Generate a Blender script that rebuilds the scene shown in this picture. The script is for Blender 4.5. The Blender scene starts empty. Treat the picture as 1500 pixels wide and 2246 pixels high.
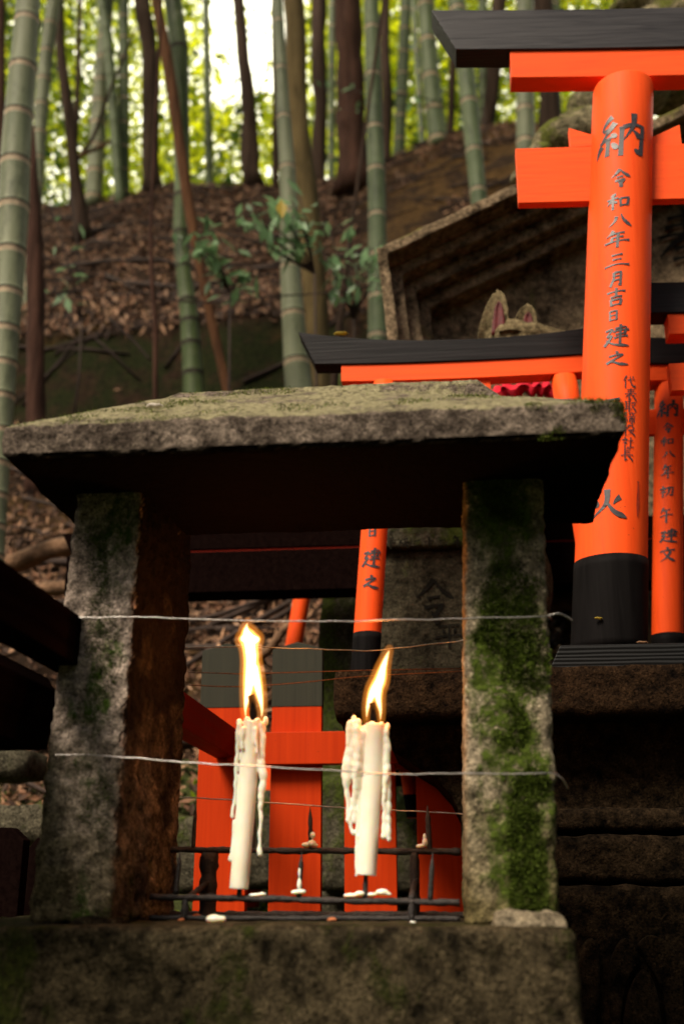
import bpy, bmesh, math, random
from mathutils import Vector, noise, Matrix
R = math.radians
rnd = random.Random(7)
scene = bpy.context.scene
col = scene.collection

# ---------------------------------------------------------------- camera, sky, sun, exposure
PITCH, YAW, FPX = R(18.9), R(5.6), 2400.0
cam_d = bpy.data.cameras.new('camera')
cam = bpy.data.objects.new('camera', cam_d); col.objects.link(cam)
cam.location = (0, 0, 0)
cam.rotation_euler = (R(90) + PITCH, 0, YAW)
cam_d.sensor_fit = 'VERTICAL'; cam_d.sensor_height = 36; cam_d.sensor_width = 24
cam_d.lens = FPX / 2246 * 36
cam_d.clip_start = 0.05; cam_d.clip_end = 500
cam_d.dof.use_dof = True
cam_d.dof.focus_distance = 1.26
cam_d.dof.aperture_fstop = 4.8
cam_d.dof.aperture_blades = 0
scene.camera = cam
scene.render.resolution_x = 683; scene.render.resolution_y = 1024

SUN_EL, SUN_AZ = 50.0, -32.0      # azimuth from the camera's back, towards the left
sd = Vector((math.sin(R(SUN_AZ)) * math.cos(R(SUN_EL)), -math.cos(R(SUN_AZ)) * math.cos(R(SUN_EL)), math.sin(R(SUN_EL))))
world = bpy.data.worlds.new('World'); scene.world = world; world.use_nodes = True
wn = world.node_tree; bgn = wn.nodes['Background']
sky = wn.nodes.new('ShaderNodeTexSky'); sky.sky_type = 'NISHITA'; sky.sun_disc = False
sky.sun_elevation = R(SUN_EL); sky.sun_rotation = math.atan2(sd.x, sd.y)
sky.air_density = 0.8; sky.dust_density = 6.0; sky.ozone_density = 0.0
wn.links.new(sky.outputs[0], bgn.inputs[0]); bgn.inputs[1].default_value = 0.06
sun_d = bpy.data.lights.new('sun', 'SUN'); sun_d.energy = 3.5; sun_d.angle = R(20); sun_d.color = (1.0, 0.88, 0.70)
sun = bpy.data.objects.new('sun', sun_d); col.objects.link(sun)
sun.rotation_euler = (-sd).to_track_quat('-Z', 'Y').to_euler(); sun.location = (-3, -5, 8)
scene.view_settings.view_transform = 'Standard'; scene.view_settings.look = 'None'
scene.view_settings.exposure = 0.74; scene.view_settings.gamma = 1.0
scene.cycles.use_denoising = True
scene.cycles.sample_clamp_indirect = 6.0
scene.cycles.max_bounces = 6; scene.cycles.transparent_max_bounces = 6

# ---------------------------------------------------------------- pixel rays of the survey photograph -> points in the place
CM = cam.rotation_euler.to_matrix()
def ray(u, v): return CM @ Vector(((u - 750) / FPX, -(v - 1123) / FPX, -1.0))
def P(u, v, Y):
    d = ray(u, v); return d * (Y / d.y)
def PZ(u, v, z):
    d = ray(u, v); return d * (z / d.z)
def depth(p): return -(CM.transposed() @ Vector(p)).z
def mpp(p): return depth(p) / FPX

# ---------------------------------------------------------------- objects
WLOC = {}
def tag(o, label=None, cat=None, group=None, kind=None):
    if label: o['label'] = label
    if cat: o['category'] = cat
    if group: o['group'] = group
    if kind: o['kind'] = kind
    return o
def thing(name, loc, label, cat, group=None):
    o = bpy.data.objects.new(name, None); col.objects.link(o); o.location = loc
    o.empty_display_size = 0.02
    WLOC[o] = Vector(loc); return tag(o, label, cat, group)
def obj(name, data, mat, parent=None, loc=None, smooth=None, bevel=0):
    """data = bmesh or mesh in world coordinates; origin goes to loc, or the parent's."""
    if isinstance(data, bmesh.types.BMesh):
        me = bpy.data.meshes.new(name); data.to_mesh(me); data.free()
    else: me = data; me.name = name
    base = WLOC[parent] if parent else Vector((0, 0, 0))
    w = Vector(loc) if loc is not None else Vector(base)
    me.transform(Matrix.Translation(-w))
    o = bpy.data.objects.new(name, me); col.objects.link(o)
    if parent: o.parent = parent
    o.location = w - base; WLOC[o] = w
    for m in (mat if isinstance(mat, (list, tuple)) else [mat]): me.materials.append(m)
    if smooth: me.polygons.foreach_set('use_smooth', [True] * len(me.polygons))
    if bevel:
        b = o.modifiers.new('bevel', 'BEVEL'); b.width = bevel; b.segments = 2; b.limit_method = 'ANGLE'; b.angle_limit = R(35)
    return o
def mesh(verts, faces, mi=None):
    me = bpy.data.meshes.new('m'); me.from_pydata([tuple(v) for v in verts], [], faces)
    if mi: me.polygons.foreach_set('material_index', mi)
    me.update(); return me

def fbm(p, f, o=3):
    s, a = 0.0, 1.0
    q = Vector(p) * f
    for _ in range(o):
        s += a * noise.noise(q); q = q * 2.03 + Vector((5.1, 3.7, 9.2)); a *= 0.5
    return s

def hexa(bm, c):
    """c: 8 corners, bottom ring (4, CCW from front-left) then top ring."""
    vs = [bm.verts.new(p) for p in c]
    for f in ((3, 2, 1, 0), (4, 5, 6, 7), (0, 1, 5, 4), (1, 2, 6, 5), (2, 3, 7, 6), (3, 0, 4, 7)):
        bm.faces.new([vs[i] for i in f])
def box(bm, x0, x1, y0, y1, z0, z1):
    hexa(bm, [(x0, y0, z0), (x1, y0, z0), (x1, y1, z0), (x0, y1, z0), (x0, y0, z1), (x1, y0, z1), (x1, y1, z1), (x0, y1, z1)])

def stone_block(c, n, rad, amp, freq, seed=0, dents=0.0):
    """rough-hewn block: rounded, noise-displaced hexahedron. c = 8 corners as in hexa; n = cell size"""
    c = [Vector(p) for p in c]
    lx = ((c[1] - c[0]).length + (c[5] - c[4]).length) / 2; ly = ((c[3] - c[0]).length + (c[7] - c[4]).length) / 2
    lz = (c[4] - c[0]).length
    L = Vector((lx, ly, lz)) / 2
    N = [max(2, int(2 * L[i] / n)) for i in range(3)]
    bm = bmesh.new(); grid = {}
    def vert(i, j, k):
        key = (i, j, k)
        if key in grid: return grid[key]
        p = Vector((-L.x + 2 * L.x * i / N[0], -L.y + 2 * L.y * j / N[1], -L.z + 2 * L.z * k / N[2]))
        q = Vector([max(-L[a] + rad, min(L[a] - rad, p[a])) for a in range(3)])
        d = p - q
        if d.length > 1e-9: nrm = d.normalized(); p = q + nrm * rad
        else: nrm = Vector((0, 0, 1))
        so = Vector((seed * 3.1, seed * 1.7, seed * 2.3))
        h = amp * fbm(p + so, freq, 4)
        if dents: h -= dents * max(0.0, noise.noise((p + so) * freq * 0.45) - 0.15)
        p = p + nrm * h
        a, b, g = (p.x / L.x + 1) / 2, (p.y / L.y + 1) / 2, (p.z / L.z + 1) / 2
        lo = (c[0] * (1 - a) + c[1] * a) * (1 - b) + (c[3] * (1 - a) + c[2] * a) * b
        hi = (c[4] * (1 - a) + c[5] * a) * (1 - b) + (c[7] * (1 - a) + c[6] * a) * b
        v = bm.verts.new(lo * (1 - g) + hi * g); grid[key] = v; return v
    for i in range(N[0]):
        for j in range(N[1]):
            bm.faces.new((vert(i, j, 0), vert(i, j + 1, 0), vert(i + 1, j + 1, 0), vert(i + 1, j, 0)))
            bm.faces.new((vert(i, j, N[2]), vert(i + 1, j, N[2]), vert(i + 1, j + 1, N[2]), vert(i, j + 1, N[2])))
    for i in range(N[0]):
        for k in range(N[2]):
            bm.faces.new((vert(i, 0, k), vert(i + 1, 0, k), vert(i + 1, 0, k + 1), vert(i, 0, k + 1)))
            bm.faces.new((vert(i, N[1], k), vert(i, N[1], k + 1), vert(i + 1, N[1], k + 1), vert(i + 1, N[1], k)))
    for j in range(N[1]):
        for k in range(N[2]):
            bm.faces.new((vert(0, j, k), vert(0, j, k + 1), vert(0, j + 1, k + 1), vert(0, j + 1, k)))
            bm.faces.new((vert(N[0], j, k), vert(N[0], j + 1, k), vert(N[0], j + 1, k + 1), vert(N[0], j, k + 1)))
    return bm
def sbox(x0, x1, y0, y1, z0, z1, n=0.01, rad=0.006, amp=0.002, freq=20, seed=0, dents=0):
    return stone_block([(x0, y0, z0), (x1, y0, z0), (x1, y1, z0), (x0, y1, z0), (x0, y0, z1), (x1, y0, z1), (x1, y1, z1), (x0, y1, z1)], n, rad, amp, freq, seed, dents)

def crom(pts, n):
    """Catmull-Rom through tuples of any dimension"""
    out = []
    P_ = [pts[0]] + list(pts) + [pts[-1]]
    for i in range(1, len(P_) - 2):
        for k in range(n):
            t = k / n
            out.append(tuple(0.5 * ((2 * b) + (c - a) * t + (2 * a - 5 * b + 4 * c - d) * t * t + (-a + 3 * b - 3 * c + d) * t ** 3)
                             for a, b, c, d in zip(P_[i - 1], P_[i], P_[i + 1], P_[i + 2])))
    out.append(tuple(pts[-1])); return out

def tube(bm, pts, rad, seg=8, cap=True, jit=0, mi=None, flat=None):
    """pts: Vectors; rad: number or list; mi: list of material index per section"""
    pts = [Vector(p) for p in pts]; n = len(pts)
    if not isinstance(rad, (list, tuple)): rad = [rad] * n
    rings = []; up = None
    for i, p in enumerate(pts):
        t = (pts[min(i + 1, n - 1)] - pts[max(i - 1, 0)]).normalized()
        if up is None: up = t.orthogonal().normalized()
        s = (up - t * up.dot(t)).normalized(); up = s; w = t.cross(s)
        ring = []
        for k in range(seg):
            a = 2 * math.pi * k / seg
            r = rad[i]
            if jit: r *= 1 + jit * noise.noise(Vector((math.cos(a) * 1.5, math.sin(a) * 1.5, 0)) + p * (0.35 / max(r, 1e-4)))
            ring.append(bm.verts.new(p + (s * math.cos(a) + w * math.sin(a)) * r))
        rings.append(ring)
    for i in range(n - 1):
        for k in range(seg):
            f = bm.faces.new((rings[i][k], rings[i][(k + 1) % seg], rings[i + 1][(k + 1) % seg], rings[i + 1][k]))
            f.smooth = True
            if mi: f.material_index = mi[i]
    if cap:
        bm.faces.new(list(reversed(rings[0]))); bm.faces.new(rings[-1])
    return rings
def ball(bm, c, r, sx=1, sy=1, sz=1, rot=None, sub=2):
    m = Matrix.Translation(Vector(c)) @ (rot if rot else Matrix.Identity(4)) @ Matrix.Diagonal((sx, sy, sz, 1))
    bmesh.ops.create_icosphere(bm, subdivisions=sub, radius=r, matrix=m)
def remesh(bm, voxel, smooth_it=2):
    me = bpy.data.meshes.new('t'); bm.to_mesh(me); bm.free()
    o = bpy.data.objects.new('t', me); col.objects.link(o)
    m = o.modifiers.new('r', 'REMESH'); m.mode = 'VOXEL'; m.voxel_size = voxel; m.use_smooth_shade = True
    if smooth_it:
        s = o.modifiers.new('s', 'SMOOTH'); s.iterations = smooth_it; s.factor = 0.5
    bpy.context.view_layer.update()
    dg = bpy.context.evaluated_depsgraph_get()
    out = bpy.data.meshes.new_from_object(o.evaluated_get(dg))
    bpy.data.objects.remove(o); bpy.data.meshes.remove(me)
    out.polygons.foreach_set('use_smooth', [True] * len(out.polygons))
    return out

# ---------------------------------------------------------------- materials
class NT:
    def __init__(s, name):
        s.m = bpy.data.materials.new(name); s.m.use_nodes = True; s.t = s.m.node_tree
        s.b = s.t.nodes['Principled BSDF']; s.out = s.t.nodes['Material Output']
        s.tc = s.n('ShaderNodeTexCoord').outputs['Object']
    def n(s, k, **kw):
        x = s.t.nodes.new(k)
        for a, v in kw.items(): setattr(x, a, v)
        return x
    def l(s, a, b): s.t.links.new(a, b)
    def map(s, scale=(1, 1, 1), loc=(0, 0, 0)):
        x = s.n('ShaderNodeMapping'); x.inputs['Scale'].default_value = scale; x.inputs['Location'].default_value = loc
        s.l(s.tc, x.inputs[0]); return x.outputs[0]
    def noise(s, scale, detail=4, rough=0.55, vec=None, dist=0):
        x = s.n('ShaderNodeTexNoise'); x.inputs['Scale'].default_value = scale; x.inputs['Detail'].default_value = detail
        x.inputs['Roughness'].default_value = rough; x.inputs['Distortion'].default_value = dist
        s.l(vec if vec else s.tc, x.inputs['Vector']); return x.outputs['Fac']
    def ramp(s, fac, stops):
        x = s.n('ShaderNodeValToRGB'); e = x.color_ramp.elements
        while len(e) < len(stops): e.new(0.5)
        for i, (p, c) in enumerate(stops):
            e[i].position = p; e[i].color = (c if isinstance(c, tuple) else (c, c, c)) + (1,)
        s.l(fac, x.inputs[0]); return x.outputs[0]
    def math(s, op, a, b=None, clamp=False):
        x = s.n('ShaderNodeMath', operation=op, use_clamp=clamp)
        for i, q in enumerate((a, b)):
            if q is None: continue
            if isinstance(q, (int, float)): x.inputs[i].default_value = q
            else: s.l(q, x.inputs[i])
        return x.outputs[0]
    def mix(s, fac, a, b, mode='MIX'):
        x = s.n('ShaderNodeMix', data_type='RGBA', blend_type=mode)
        for sock, q in ((x.inputs[0], fac), (x.inputs[6], a), (x.inputs[7], b)):
            if isinstance(q, (int, float)): sock.default_value = q
            elif isinstance(q, tuple): sock.default_value = q + (1,)
            else: s.l(q, sock)
        return x.outputs[2]
    def bump(s, h, strength, dist):
        x = s.n('ShaderNodeBump'); x.inputs['Strength'].default_value = strength; x.inputs['Distance'].default_value = dist
        s.l(h, x.inputs['Height']); s.l(x.outputs[0], s.b.inputs['Normal'])
    def base(s, c, rough=0.6, spec=0.5):
        if isinstance(c, tuple): s.b.inputs['Base Color'].default_value = c + (1,)
        else: s.l(c, s.b.inputs['Base Color'])
        if isinstance(rough, (int, float)): s.b.inputs['Roughness'].default_value = rough
        else: s.l(rough, s.b.inputs['Roughness'])
        s.b.inputs['Specular IOR Level'].default_value = spec

def stone_mat(name, dark, light, moss=0.5, soot=None, moss_col=((0.02, 0.035, 0.006), (0.07, 0.11, 0.018)), scale=1.0, centre=None, up=0.0, grain=1.0, low=None):
    """moss: threshold of the moss noise (lower = more moss). centre=(x, halfwidth): a moss band. up: extra moss on upward faces.
       low=(z0, z1): damp-dark algae towards the foot"""
    k = NT(name)
    big = k.noise(14 * scale, 5, 0.6); mid = k.noise(70 * scale, 6, 0.65); fine = k.noise(420 * scale, 3, 0.6)
    c = k.ramp(k.math('ADD', k.math('MULTIPLY', big, 0.4), k.math('MULTIPLY', mid, 0.6)), [(0.40, dark), (0.60, light)])
    c = k.mix(0.9, c, k.ramp(fine, [(0.32, 0.25), (0.46, 0.95), (0.56, 1.0), (0.68, 2.0)]), 'MULTIPLY')
    pit = k.noise(190 * scale, 4, 0.7)
    c = k.mix(0.85, c, k.ramp(pit, [(0.34, 0.2), (0.46, 1.0), (0.60, 1.1), (0.72, 1.5)]), 'MULTIPLY')
    mn = k.noise(16 * scale, 6, 0.72, k.map((1, 1, 0.6), (3.3, 1.1, 7)))
    v = mn
    if centre:
        sx = k.n('ShaderNodeSeparateXYZ'); k.l(k.tc, sx.inputs[0])
        b = k.math('SUBTRACT', 1.0, k.math('DIVIDE', k.math('ABSOLUTE', k.math('SUBTRACT', sx.outputs[0], centre[0])), centre[1]), True)
        v = k.math('ADD', v, k.math('MULTIPLY', b, centre[2]))
    if up:
        g = k.n('ShaderNodeNewGeometry'); sn = k.n('ShaderNodeSeparateXYZ'); k.l(g.outputs['Normal'], sn.inputs[0])
        v = k.math('ADD', v, k.math('MULTIPLY', k.math('MAXIMUM', sn.outputs[2], 0.0), up))
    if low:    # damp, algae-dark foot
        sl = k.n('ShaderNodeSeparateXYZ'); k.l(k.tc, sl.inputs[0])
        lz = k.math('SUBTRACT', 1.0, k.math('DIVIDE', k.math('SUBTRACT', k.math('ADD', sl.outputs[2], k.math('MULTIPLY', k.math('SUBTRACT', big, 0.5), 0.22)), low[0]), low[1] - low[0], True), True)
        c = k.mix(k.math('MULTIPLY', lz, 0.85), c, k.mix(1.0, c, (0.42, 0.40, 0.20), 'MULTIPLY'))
    m = k.ramp(v, [(moss, 0.0), (moss + 0.09, 1.0)])
    patch = k.noise(160 * scale, 4, 0.7)
    m2 = k.math('MULTIPLY', m, k.ramp(patch, [(0.30, 0.0), (0.48, 1.0)]))
    mc = k.ramp(k.noise(230 * scale, 3, 0.7), [(0.3, moss_col[0]), (0.7, moss_col[1])])
    c = k.mix(m2, c, mc)
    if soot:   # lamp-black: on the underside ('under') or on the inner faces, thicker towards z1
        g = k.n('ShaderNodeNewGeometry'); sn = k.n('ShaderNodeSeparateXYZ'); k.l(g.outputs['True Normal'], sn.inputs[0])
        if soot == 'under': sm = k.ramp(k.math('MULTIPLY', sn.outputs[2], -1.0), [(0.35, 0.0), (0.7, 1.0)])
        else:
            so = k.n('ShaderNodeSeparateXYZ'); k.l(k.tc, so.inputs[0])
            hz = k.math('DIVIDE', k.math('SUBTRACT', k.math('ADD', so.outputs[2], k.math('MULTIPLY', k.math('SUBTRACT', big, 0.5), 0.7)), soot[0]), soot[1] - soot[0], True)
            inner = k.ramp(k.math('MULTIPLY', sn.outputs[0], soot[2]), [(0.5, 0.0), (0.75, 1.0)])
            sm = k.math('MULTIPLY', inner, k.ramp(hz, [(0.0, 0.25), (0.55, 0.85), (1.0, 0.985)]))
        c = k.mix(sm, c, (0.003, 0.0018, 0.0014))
    k.base(c, 0.95, 0.025)
    h = k.math('ADD', k.math('ADD', k.math('MULTIPLY', mid, 1.0), k.math('MULTIPLY', pit, 0.7)), k.math('MULTIPLY', m2, 0.5))
    k.bump(h, 0.95 * grain, 0.005)
    return k.m

def wood_mat(name, c1, c2, axis, rough=0.5, bump=0.25, ring=False, speck=True, spec=0.4):
    k = NT(name)
    s = {'x': (4, 130, 130), 'z': (130, 130, 4), 'y': (130, 4, 130)}[axis]
    g = k.noise(1.0, 4, 0.6, k.map(s), 0.6)
    c = k.ramp(g, [(0.3, c1), (0.7, c2)])
    c = k.mix(0.5, c, k.ramp(k.noise(5, 3), [(0.3, 0.82), (0.7, 1.0)]), 'MULTIPLY')
    if speck:
        sp = k.noise(240, 2, 0.5)
        c = k.mix(k.ramp(sp, [(0.74, 0.0), (0.78, 0.8)]), c, (0.02, 0.01, 0.008))
    if speck:   # grime and faded patches
        c = k.mix(k.ramp(k.noise(1.0, 5, 0.7, k.map((34, 34, 5) if axis == 'z' else (5, 34, 34), (2, 5, 1))), [(0.56, 0.0), (0.80, 0.45)]), c, (0.42, 0.03, 0.006))
    k.base(c, k.ramp(g, [(0.2, rough - 0.08), (0.8, rough + 0.12)]), spec)
    h = g
    if ring:
        w = k.n('ShaderNodeTexWave', wave_type='RINGS'); w.inputs['Scale'].default_value = 60; w.inputs['Distortion'].default_value = 5.0
        w.inputs['Detail'].default_value = 2; w.inputs['Detail Scale'].default_value = 0.6
        k.l(k.map((0.12, 1, 1), (0.0, 0.05, 0.075)), w.inputs[0]); h = w.outputs['Fac']
    k.bump(h, bump, 0.0015)
    return k.m

def plain(name, c, rough=0.6, spec=0.4, n=60, var=0.35, bump=0.3, bd=0.001, metal=0):
    k = NT(name)
    x = k.noise(n, 4, 0.6)
    lo = tuple(q * (1 - var) for q in c); hi = tuple(min(1, q * (1 + var)) for q in c)
    k.base(k.ramp(x, [(0.3, lo), (0.7, hi)]), rough, spec)
    k.b.inputs['Metallic'].default_value = metal
    k.bump(k.noise(n * 2.5, 4, 0.6), bump, bd)
    return k.m

M = {}
XL = P(205, 1600, 0.9).x; XR_ = P(1135, 1600, 0.9).x
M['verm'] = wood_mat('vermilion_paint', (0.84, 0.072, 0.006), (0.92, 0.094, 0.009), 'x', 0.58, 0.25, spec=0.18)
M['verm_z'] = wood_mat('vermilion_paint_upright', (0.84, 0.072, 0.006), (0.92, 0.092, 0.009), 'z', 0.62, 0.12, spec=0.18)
M['verm_shaded'] = wood_mat('shaded_vermilion_paint', (0.13, 0.006, 0.001), (0.18, 0.010, 0.002), 'y', 0.6, 0.15, spec=0.06)  # darker copy of the vermilion, with shade put into the colour
M['fence_red'] = wood_mat('fence_red_paint', (0.38, 0.024, 0.001), (0.48, 0.036, 0.002), 'z', 0.6, 0.08, spec=0.08)
M['black'] = wood_mat('black_paint', (0.010, 0.0085, 0.009), (0.03, 0.027, 0.029), 'x', 0.45, 0.6, speck=False, spec=0.3)
M['black_z'] = wood_mat('black_paint_upright', (0.0035, 0.003, 0.003), (0.008, 0.007, 0.007), 'z', 0.6, 0.3, speck=False, spec=0.03)
M['black_ring'] = wood_mat('black_paint_raised_grain', (0.003, 0.003, 0.003), (0.007, 0.0065, 0.0065), 'x', 0.55, 0.4, ring=True, speck=False, spec=0.15)
M['shaded_wood'] = wood_mat('shaded_black_wood', (0.003, 0.0014, 0.0012), (0.007, 0.0035, 0.003), 'y', 0.85, 0.3, speck=False, spec=0.0)  # black wood with deep shade put into the colour, no sheen
M['black_dk'] = wood_mat('deep_black_paint', (0.004, 0.0033, 0.0035), (0.013, 0.011, 0.012), 'x', 0.5, 0.6, speck=False, spec=0.12)
M['drip'] = plain('dark_red_paint_run', (0.35, 0.03, 0.008), 0.4, 0.5, 200)
for i_, c_ in enumerate(((0.055, 0.080, 0.010), (0.085, 0.125, 0.016), (0.030, 0.042, 0.008), (0.17, 0.17, 0.045))): M['moss%d' % (i_ + 1)] = plain('moss_tuft', c_, 0.95, 0.05, 90, 0.5, 0.0)
M['cap'] = wood_mat('grey_black_cap_paint', (0.017, 0.017, 0.010), (0.030, 0.029, 0.018), 'z', 0.7, 0.3, speck=False, spec=0.2)
M['ink'] = plain('brushed_ink', (0.035, 0.031, 0.034), 0.45, 0.5, 300, 0.5, 0.3, 0.0003)
M['stone_roof'] = stone_mat('lantern_roof_stone', (0.042, 0.032, 0.025), (0.175, 0.138, 0.108), 0.60, moss_col=((0.12, 0.108, 0.055), (0.30, 0.265, 0.16)), scale=1.0, up=0.24, soot='under')  # tan moss on top, lightened further for light falling from above
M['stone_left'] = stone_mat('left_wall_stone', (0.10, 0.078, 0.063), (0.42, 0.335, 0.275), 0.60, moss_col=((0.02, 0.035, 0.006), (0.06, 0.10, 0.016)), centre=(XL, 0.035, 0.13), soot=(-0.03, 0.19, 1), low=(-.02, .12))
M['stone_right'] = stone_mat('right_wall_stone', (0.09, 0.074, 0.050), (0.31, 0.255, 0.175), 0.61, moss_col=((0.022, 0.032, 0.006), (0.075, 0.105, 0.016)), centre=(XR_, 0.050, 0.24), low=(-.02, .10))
M['stone_base'] = stone_mat('lantern_base_stone', (0.009, 0.0072, 0.0045), (0.065, 0.050, 0.028), 0.52, moss_col=((0.008, 0.012, 0.004), (0.04, 0.043, 0.010)), scale=1.0)  # colour kept very dark to carry the shade low down
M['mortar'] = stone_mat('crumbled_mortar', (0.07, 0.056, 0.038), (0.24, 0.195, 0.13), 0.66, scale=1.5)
M['stone_dark'] = stone_mat('shaded_pedestal_stone', (0.002, 0.0014, 0.001), (0.022, 0.014, 0.0075), 0.66, moss_col=((0.008, 0.01, 0.004), (0.03, 0.03, 0.01)), scale=0.8)  # pedestal stone darkened in colour to stand for the shade there
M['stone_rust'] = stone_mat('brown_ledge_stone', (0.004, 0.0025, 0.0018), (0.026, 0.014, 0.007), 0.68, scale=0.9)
M['stone_shrine'] = stone_mat('shrine_stone', (0.05, 0.036, 0.022), (0.24, 0.175, 0.105), 0.62, moss_col=((0.05, 0.05, 0.012), (0.15, 0.15, 0.04)), scale=0.7, up=0.12)
M['stone_frame'] = stone_mat('shrine_frame_stone', (0.025, 0.018, 0.011), (0.27, 0.195, 0.12), 0.62, moss_col=((0.05, 0.05, 0.012), (0.2, 0.18, 0.05)), scale=0.7, up=0.13)
M['stone_orn'] = stone_mat('ornament_stone', (0.05, 0.045, 0.025), (0.24, 0.20, 0.12), 0.52, moss_col=((0.05, 0.06, 0.012), (0.16, 0.17, 0.035)), scale=0.8, up=0.1)
M['stele'] = stone_mat('stele_stone', (0.014, 0.0115, 0.0075), (0.055, 0.046, 0.029), 0.62, moss_col=((0.02, 0.028, 0.008), (0.07, 0.08, 0.025)), scale=0.9)
M['moss_block'] = stone_mat('mossy_block_stone', (0.03, 0.027, 0.018), (0.085, 0.074, 0.05), 0.50, moss_col=((0.02, 0.028, 0.006), (0.06, 0.075, 0.015)), scale=0.6)
M['fox'] = stone_mat('fox_stone', (0.055, 0.042, 0.022), (0.20, 0.155, 0.085), 0.66, moss_col=((0.07, 0.08, 0.02), (0.15, 0.16, 0.05)), scale=1.4, grain=0.5)
M['ear_red'] = plain('ear_red_paint', (0.08, 0.004, 0.005), 0.6, 0.3, 120)
M['carve'] = plain('carved_shadow_stone', (0.007, 0.006, 0.004), 0.9, 0.1)
M['iron'] = plain('sooty_iron', (0.022, 0.017, 0.015), 0.55, 0.5, 220, 0.6, 0.9, 0.0015, 0.3)
M['wire'] = plain('galvanised_wire', (0.40, 0.37, 0.35), 0.3, 0.5, 300, 0.25, 0.2, 0.0003, 0.9)
M['wire_rust'] = plain('rusty_wire', (0.16, 0.08, 0.05), 0.5, 0.5, 300, 0.4, 0.3, 0.0003, 0.7)
M['bib'] = plain('red_bib_cloth', (0.55, 0.012, 0.03), 0.8, 0.2, 400, 0.3, 0.4, 0.0006)
M['wick'] = plain('burnt_wick', (0.006, 0.005, 0.005), 0.95, 0.1)
M['wood_log'] = plain('weathered_log', (0.16, 0.09, 0.05), 0.9, 0.2, 25, 0.6, 0.8, 0.01)
def wax():
    k = NT('candle_wax')
    k.base(k.ramp(k.noise(60, 3), [(0.3, (0.93, 0.82, 0.65)), (0.7, (0.96, 0.87, 0.73))]), 0.38, 0.4)
    k.b.inputs['Subsurface Weight'].default_value = 0.6
    k.b.inputs['Subsurface Radius'].default_value = (1.0, 0.5, 0.25); k.b.inputs['Subsurface Scale'].default_value = 0.009
    k.bump(k.noise(180, 3), 0.25, 0.0008); return k.m
M['wax'] = wax()
def flame_mat(name, colr, strength):
    m = bpy.data.materials.new(name); m.use_nodes = True; t = m.node_tree
    for x in list(t.nodes):
        if x.type != 'OUTPUT_MATERIAL': t.nodes.remove(x)
    e = t.nodes.new('ShaderNodeEmission'); e.inputs[0].default_value = colr + (1,); e.inputs[1].default_value = strength
    t.links.new(e.outputs[0], t.nodes['Material Output'].inputs['Volume']); return m
M['flame'] = flame_mat('candle_flame', (1.0, 0.36, 0.07), 170.0)
M['flame_core'] = flame_mat('flame_core', (1.0, 0.60, 0.28), 700.0)
M['flame_edge'] = flame_mat('flame_mantle', (1.0, 0.30, 0.03), 22.0)
def leafy(name, c, trans=0.5, rough=0.5, var=0.5):
    k = NT(name)
    oi = k.n('ShaderNodeNewGeometry').outputs['Random Per Island']
    lo = tuple(q * (1 - var) for q in c); hi = tuple(min(1, q * (1 + var)) for q in c)
    cc = k.ramp(oi, [(0.0, lo), (1.0, hi)])
    k.base(cc, rough, 0.3)
    if trans:
        tr = k.n('ShaderNodeBsdfTranslucent'); k.l(cc, tr.inputs[0])
        mx = k.n('ShaderNodeMixShader'); mx.inputs[0].default_value = trans
        k.l(k.b.outputs[0], mx.inputs[1]); k.l(tr.outputs[0], mx.inputs[2]); k.l(mx.outputs[0], k.out.inputs[0])
    return k.m
M['leaf_far'] = leafy('sunlit_young_leaves', (0.70, 0.80, 0.015), 0.65, 0.5, 0.35)
M['leaf_far2'] = leafy('green_leaves', (0.24, 0.32, 0.01), 0.55)
M['leaf_dark'] = leafy('shaded_leaves', (0.03, 0.07, 0.012), 0.3)
M['leaf_near'] = leafy('sapling_leaves', (0.19, 0.32, 0.15), 0.45, 0.3)
M['leaf_yellow'] = leafy('yellow_leaf', (0.55, 0.40, 0.06), 0.35)
M['litter1'] = leafy('dry_leaf_brown', (0.14, 0.065, 0.033), 0.1, 0.7, 0.6)
M['litter2'] = leafy('dry_leaf_tan', (0.30, 0.165, 0.09), 0.1, 0.6, 0.5)
M['litter3'] = leafy('dry_leaf_dark', (0.05, 0.026, 0.015), 0.0, 0.8, 0.5)
M['twig'] = plain('dark_twig', (0.035, 0.02, 0.014), 0.8, 0.3)
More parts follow.
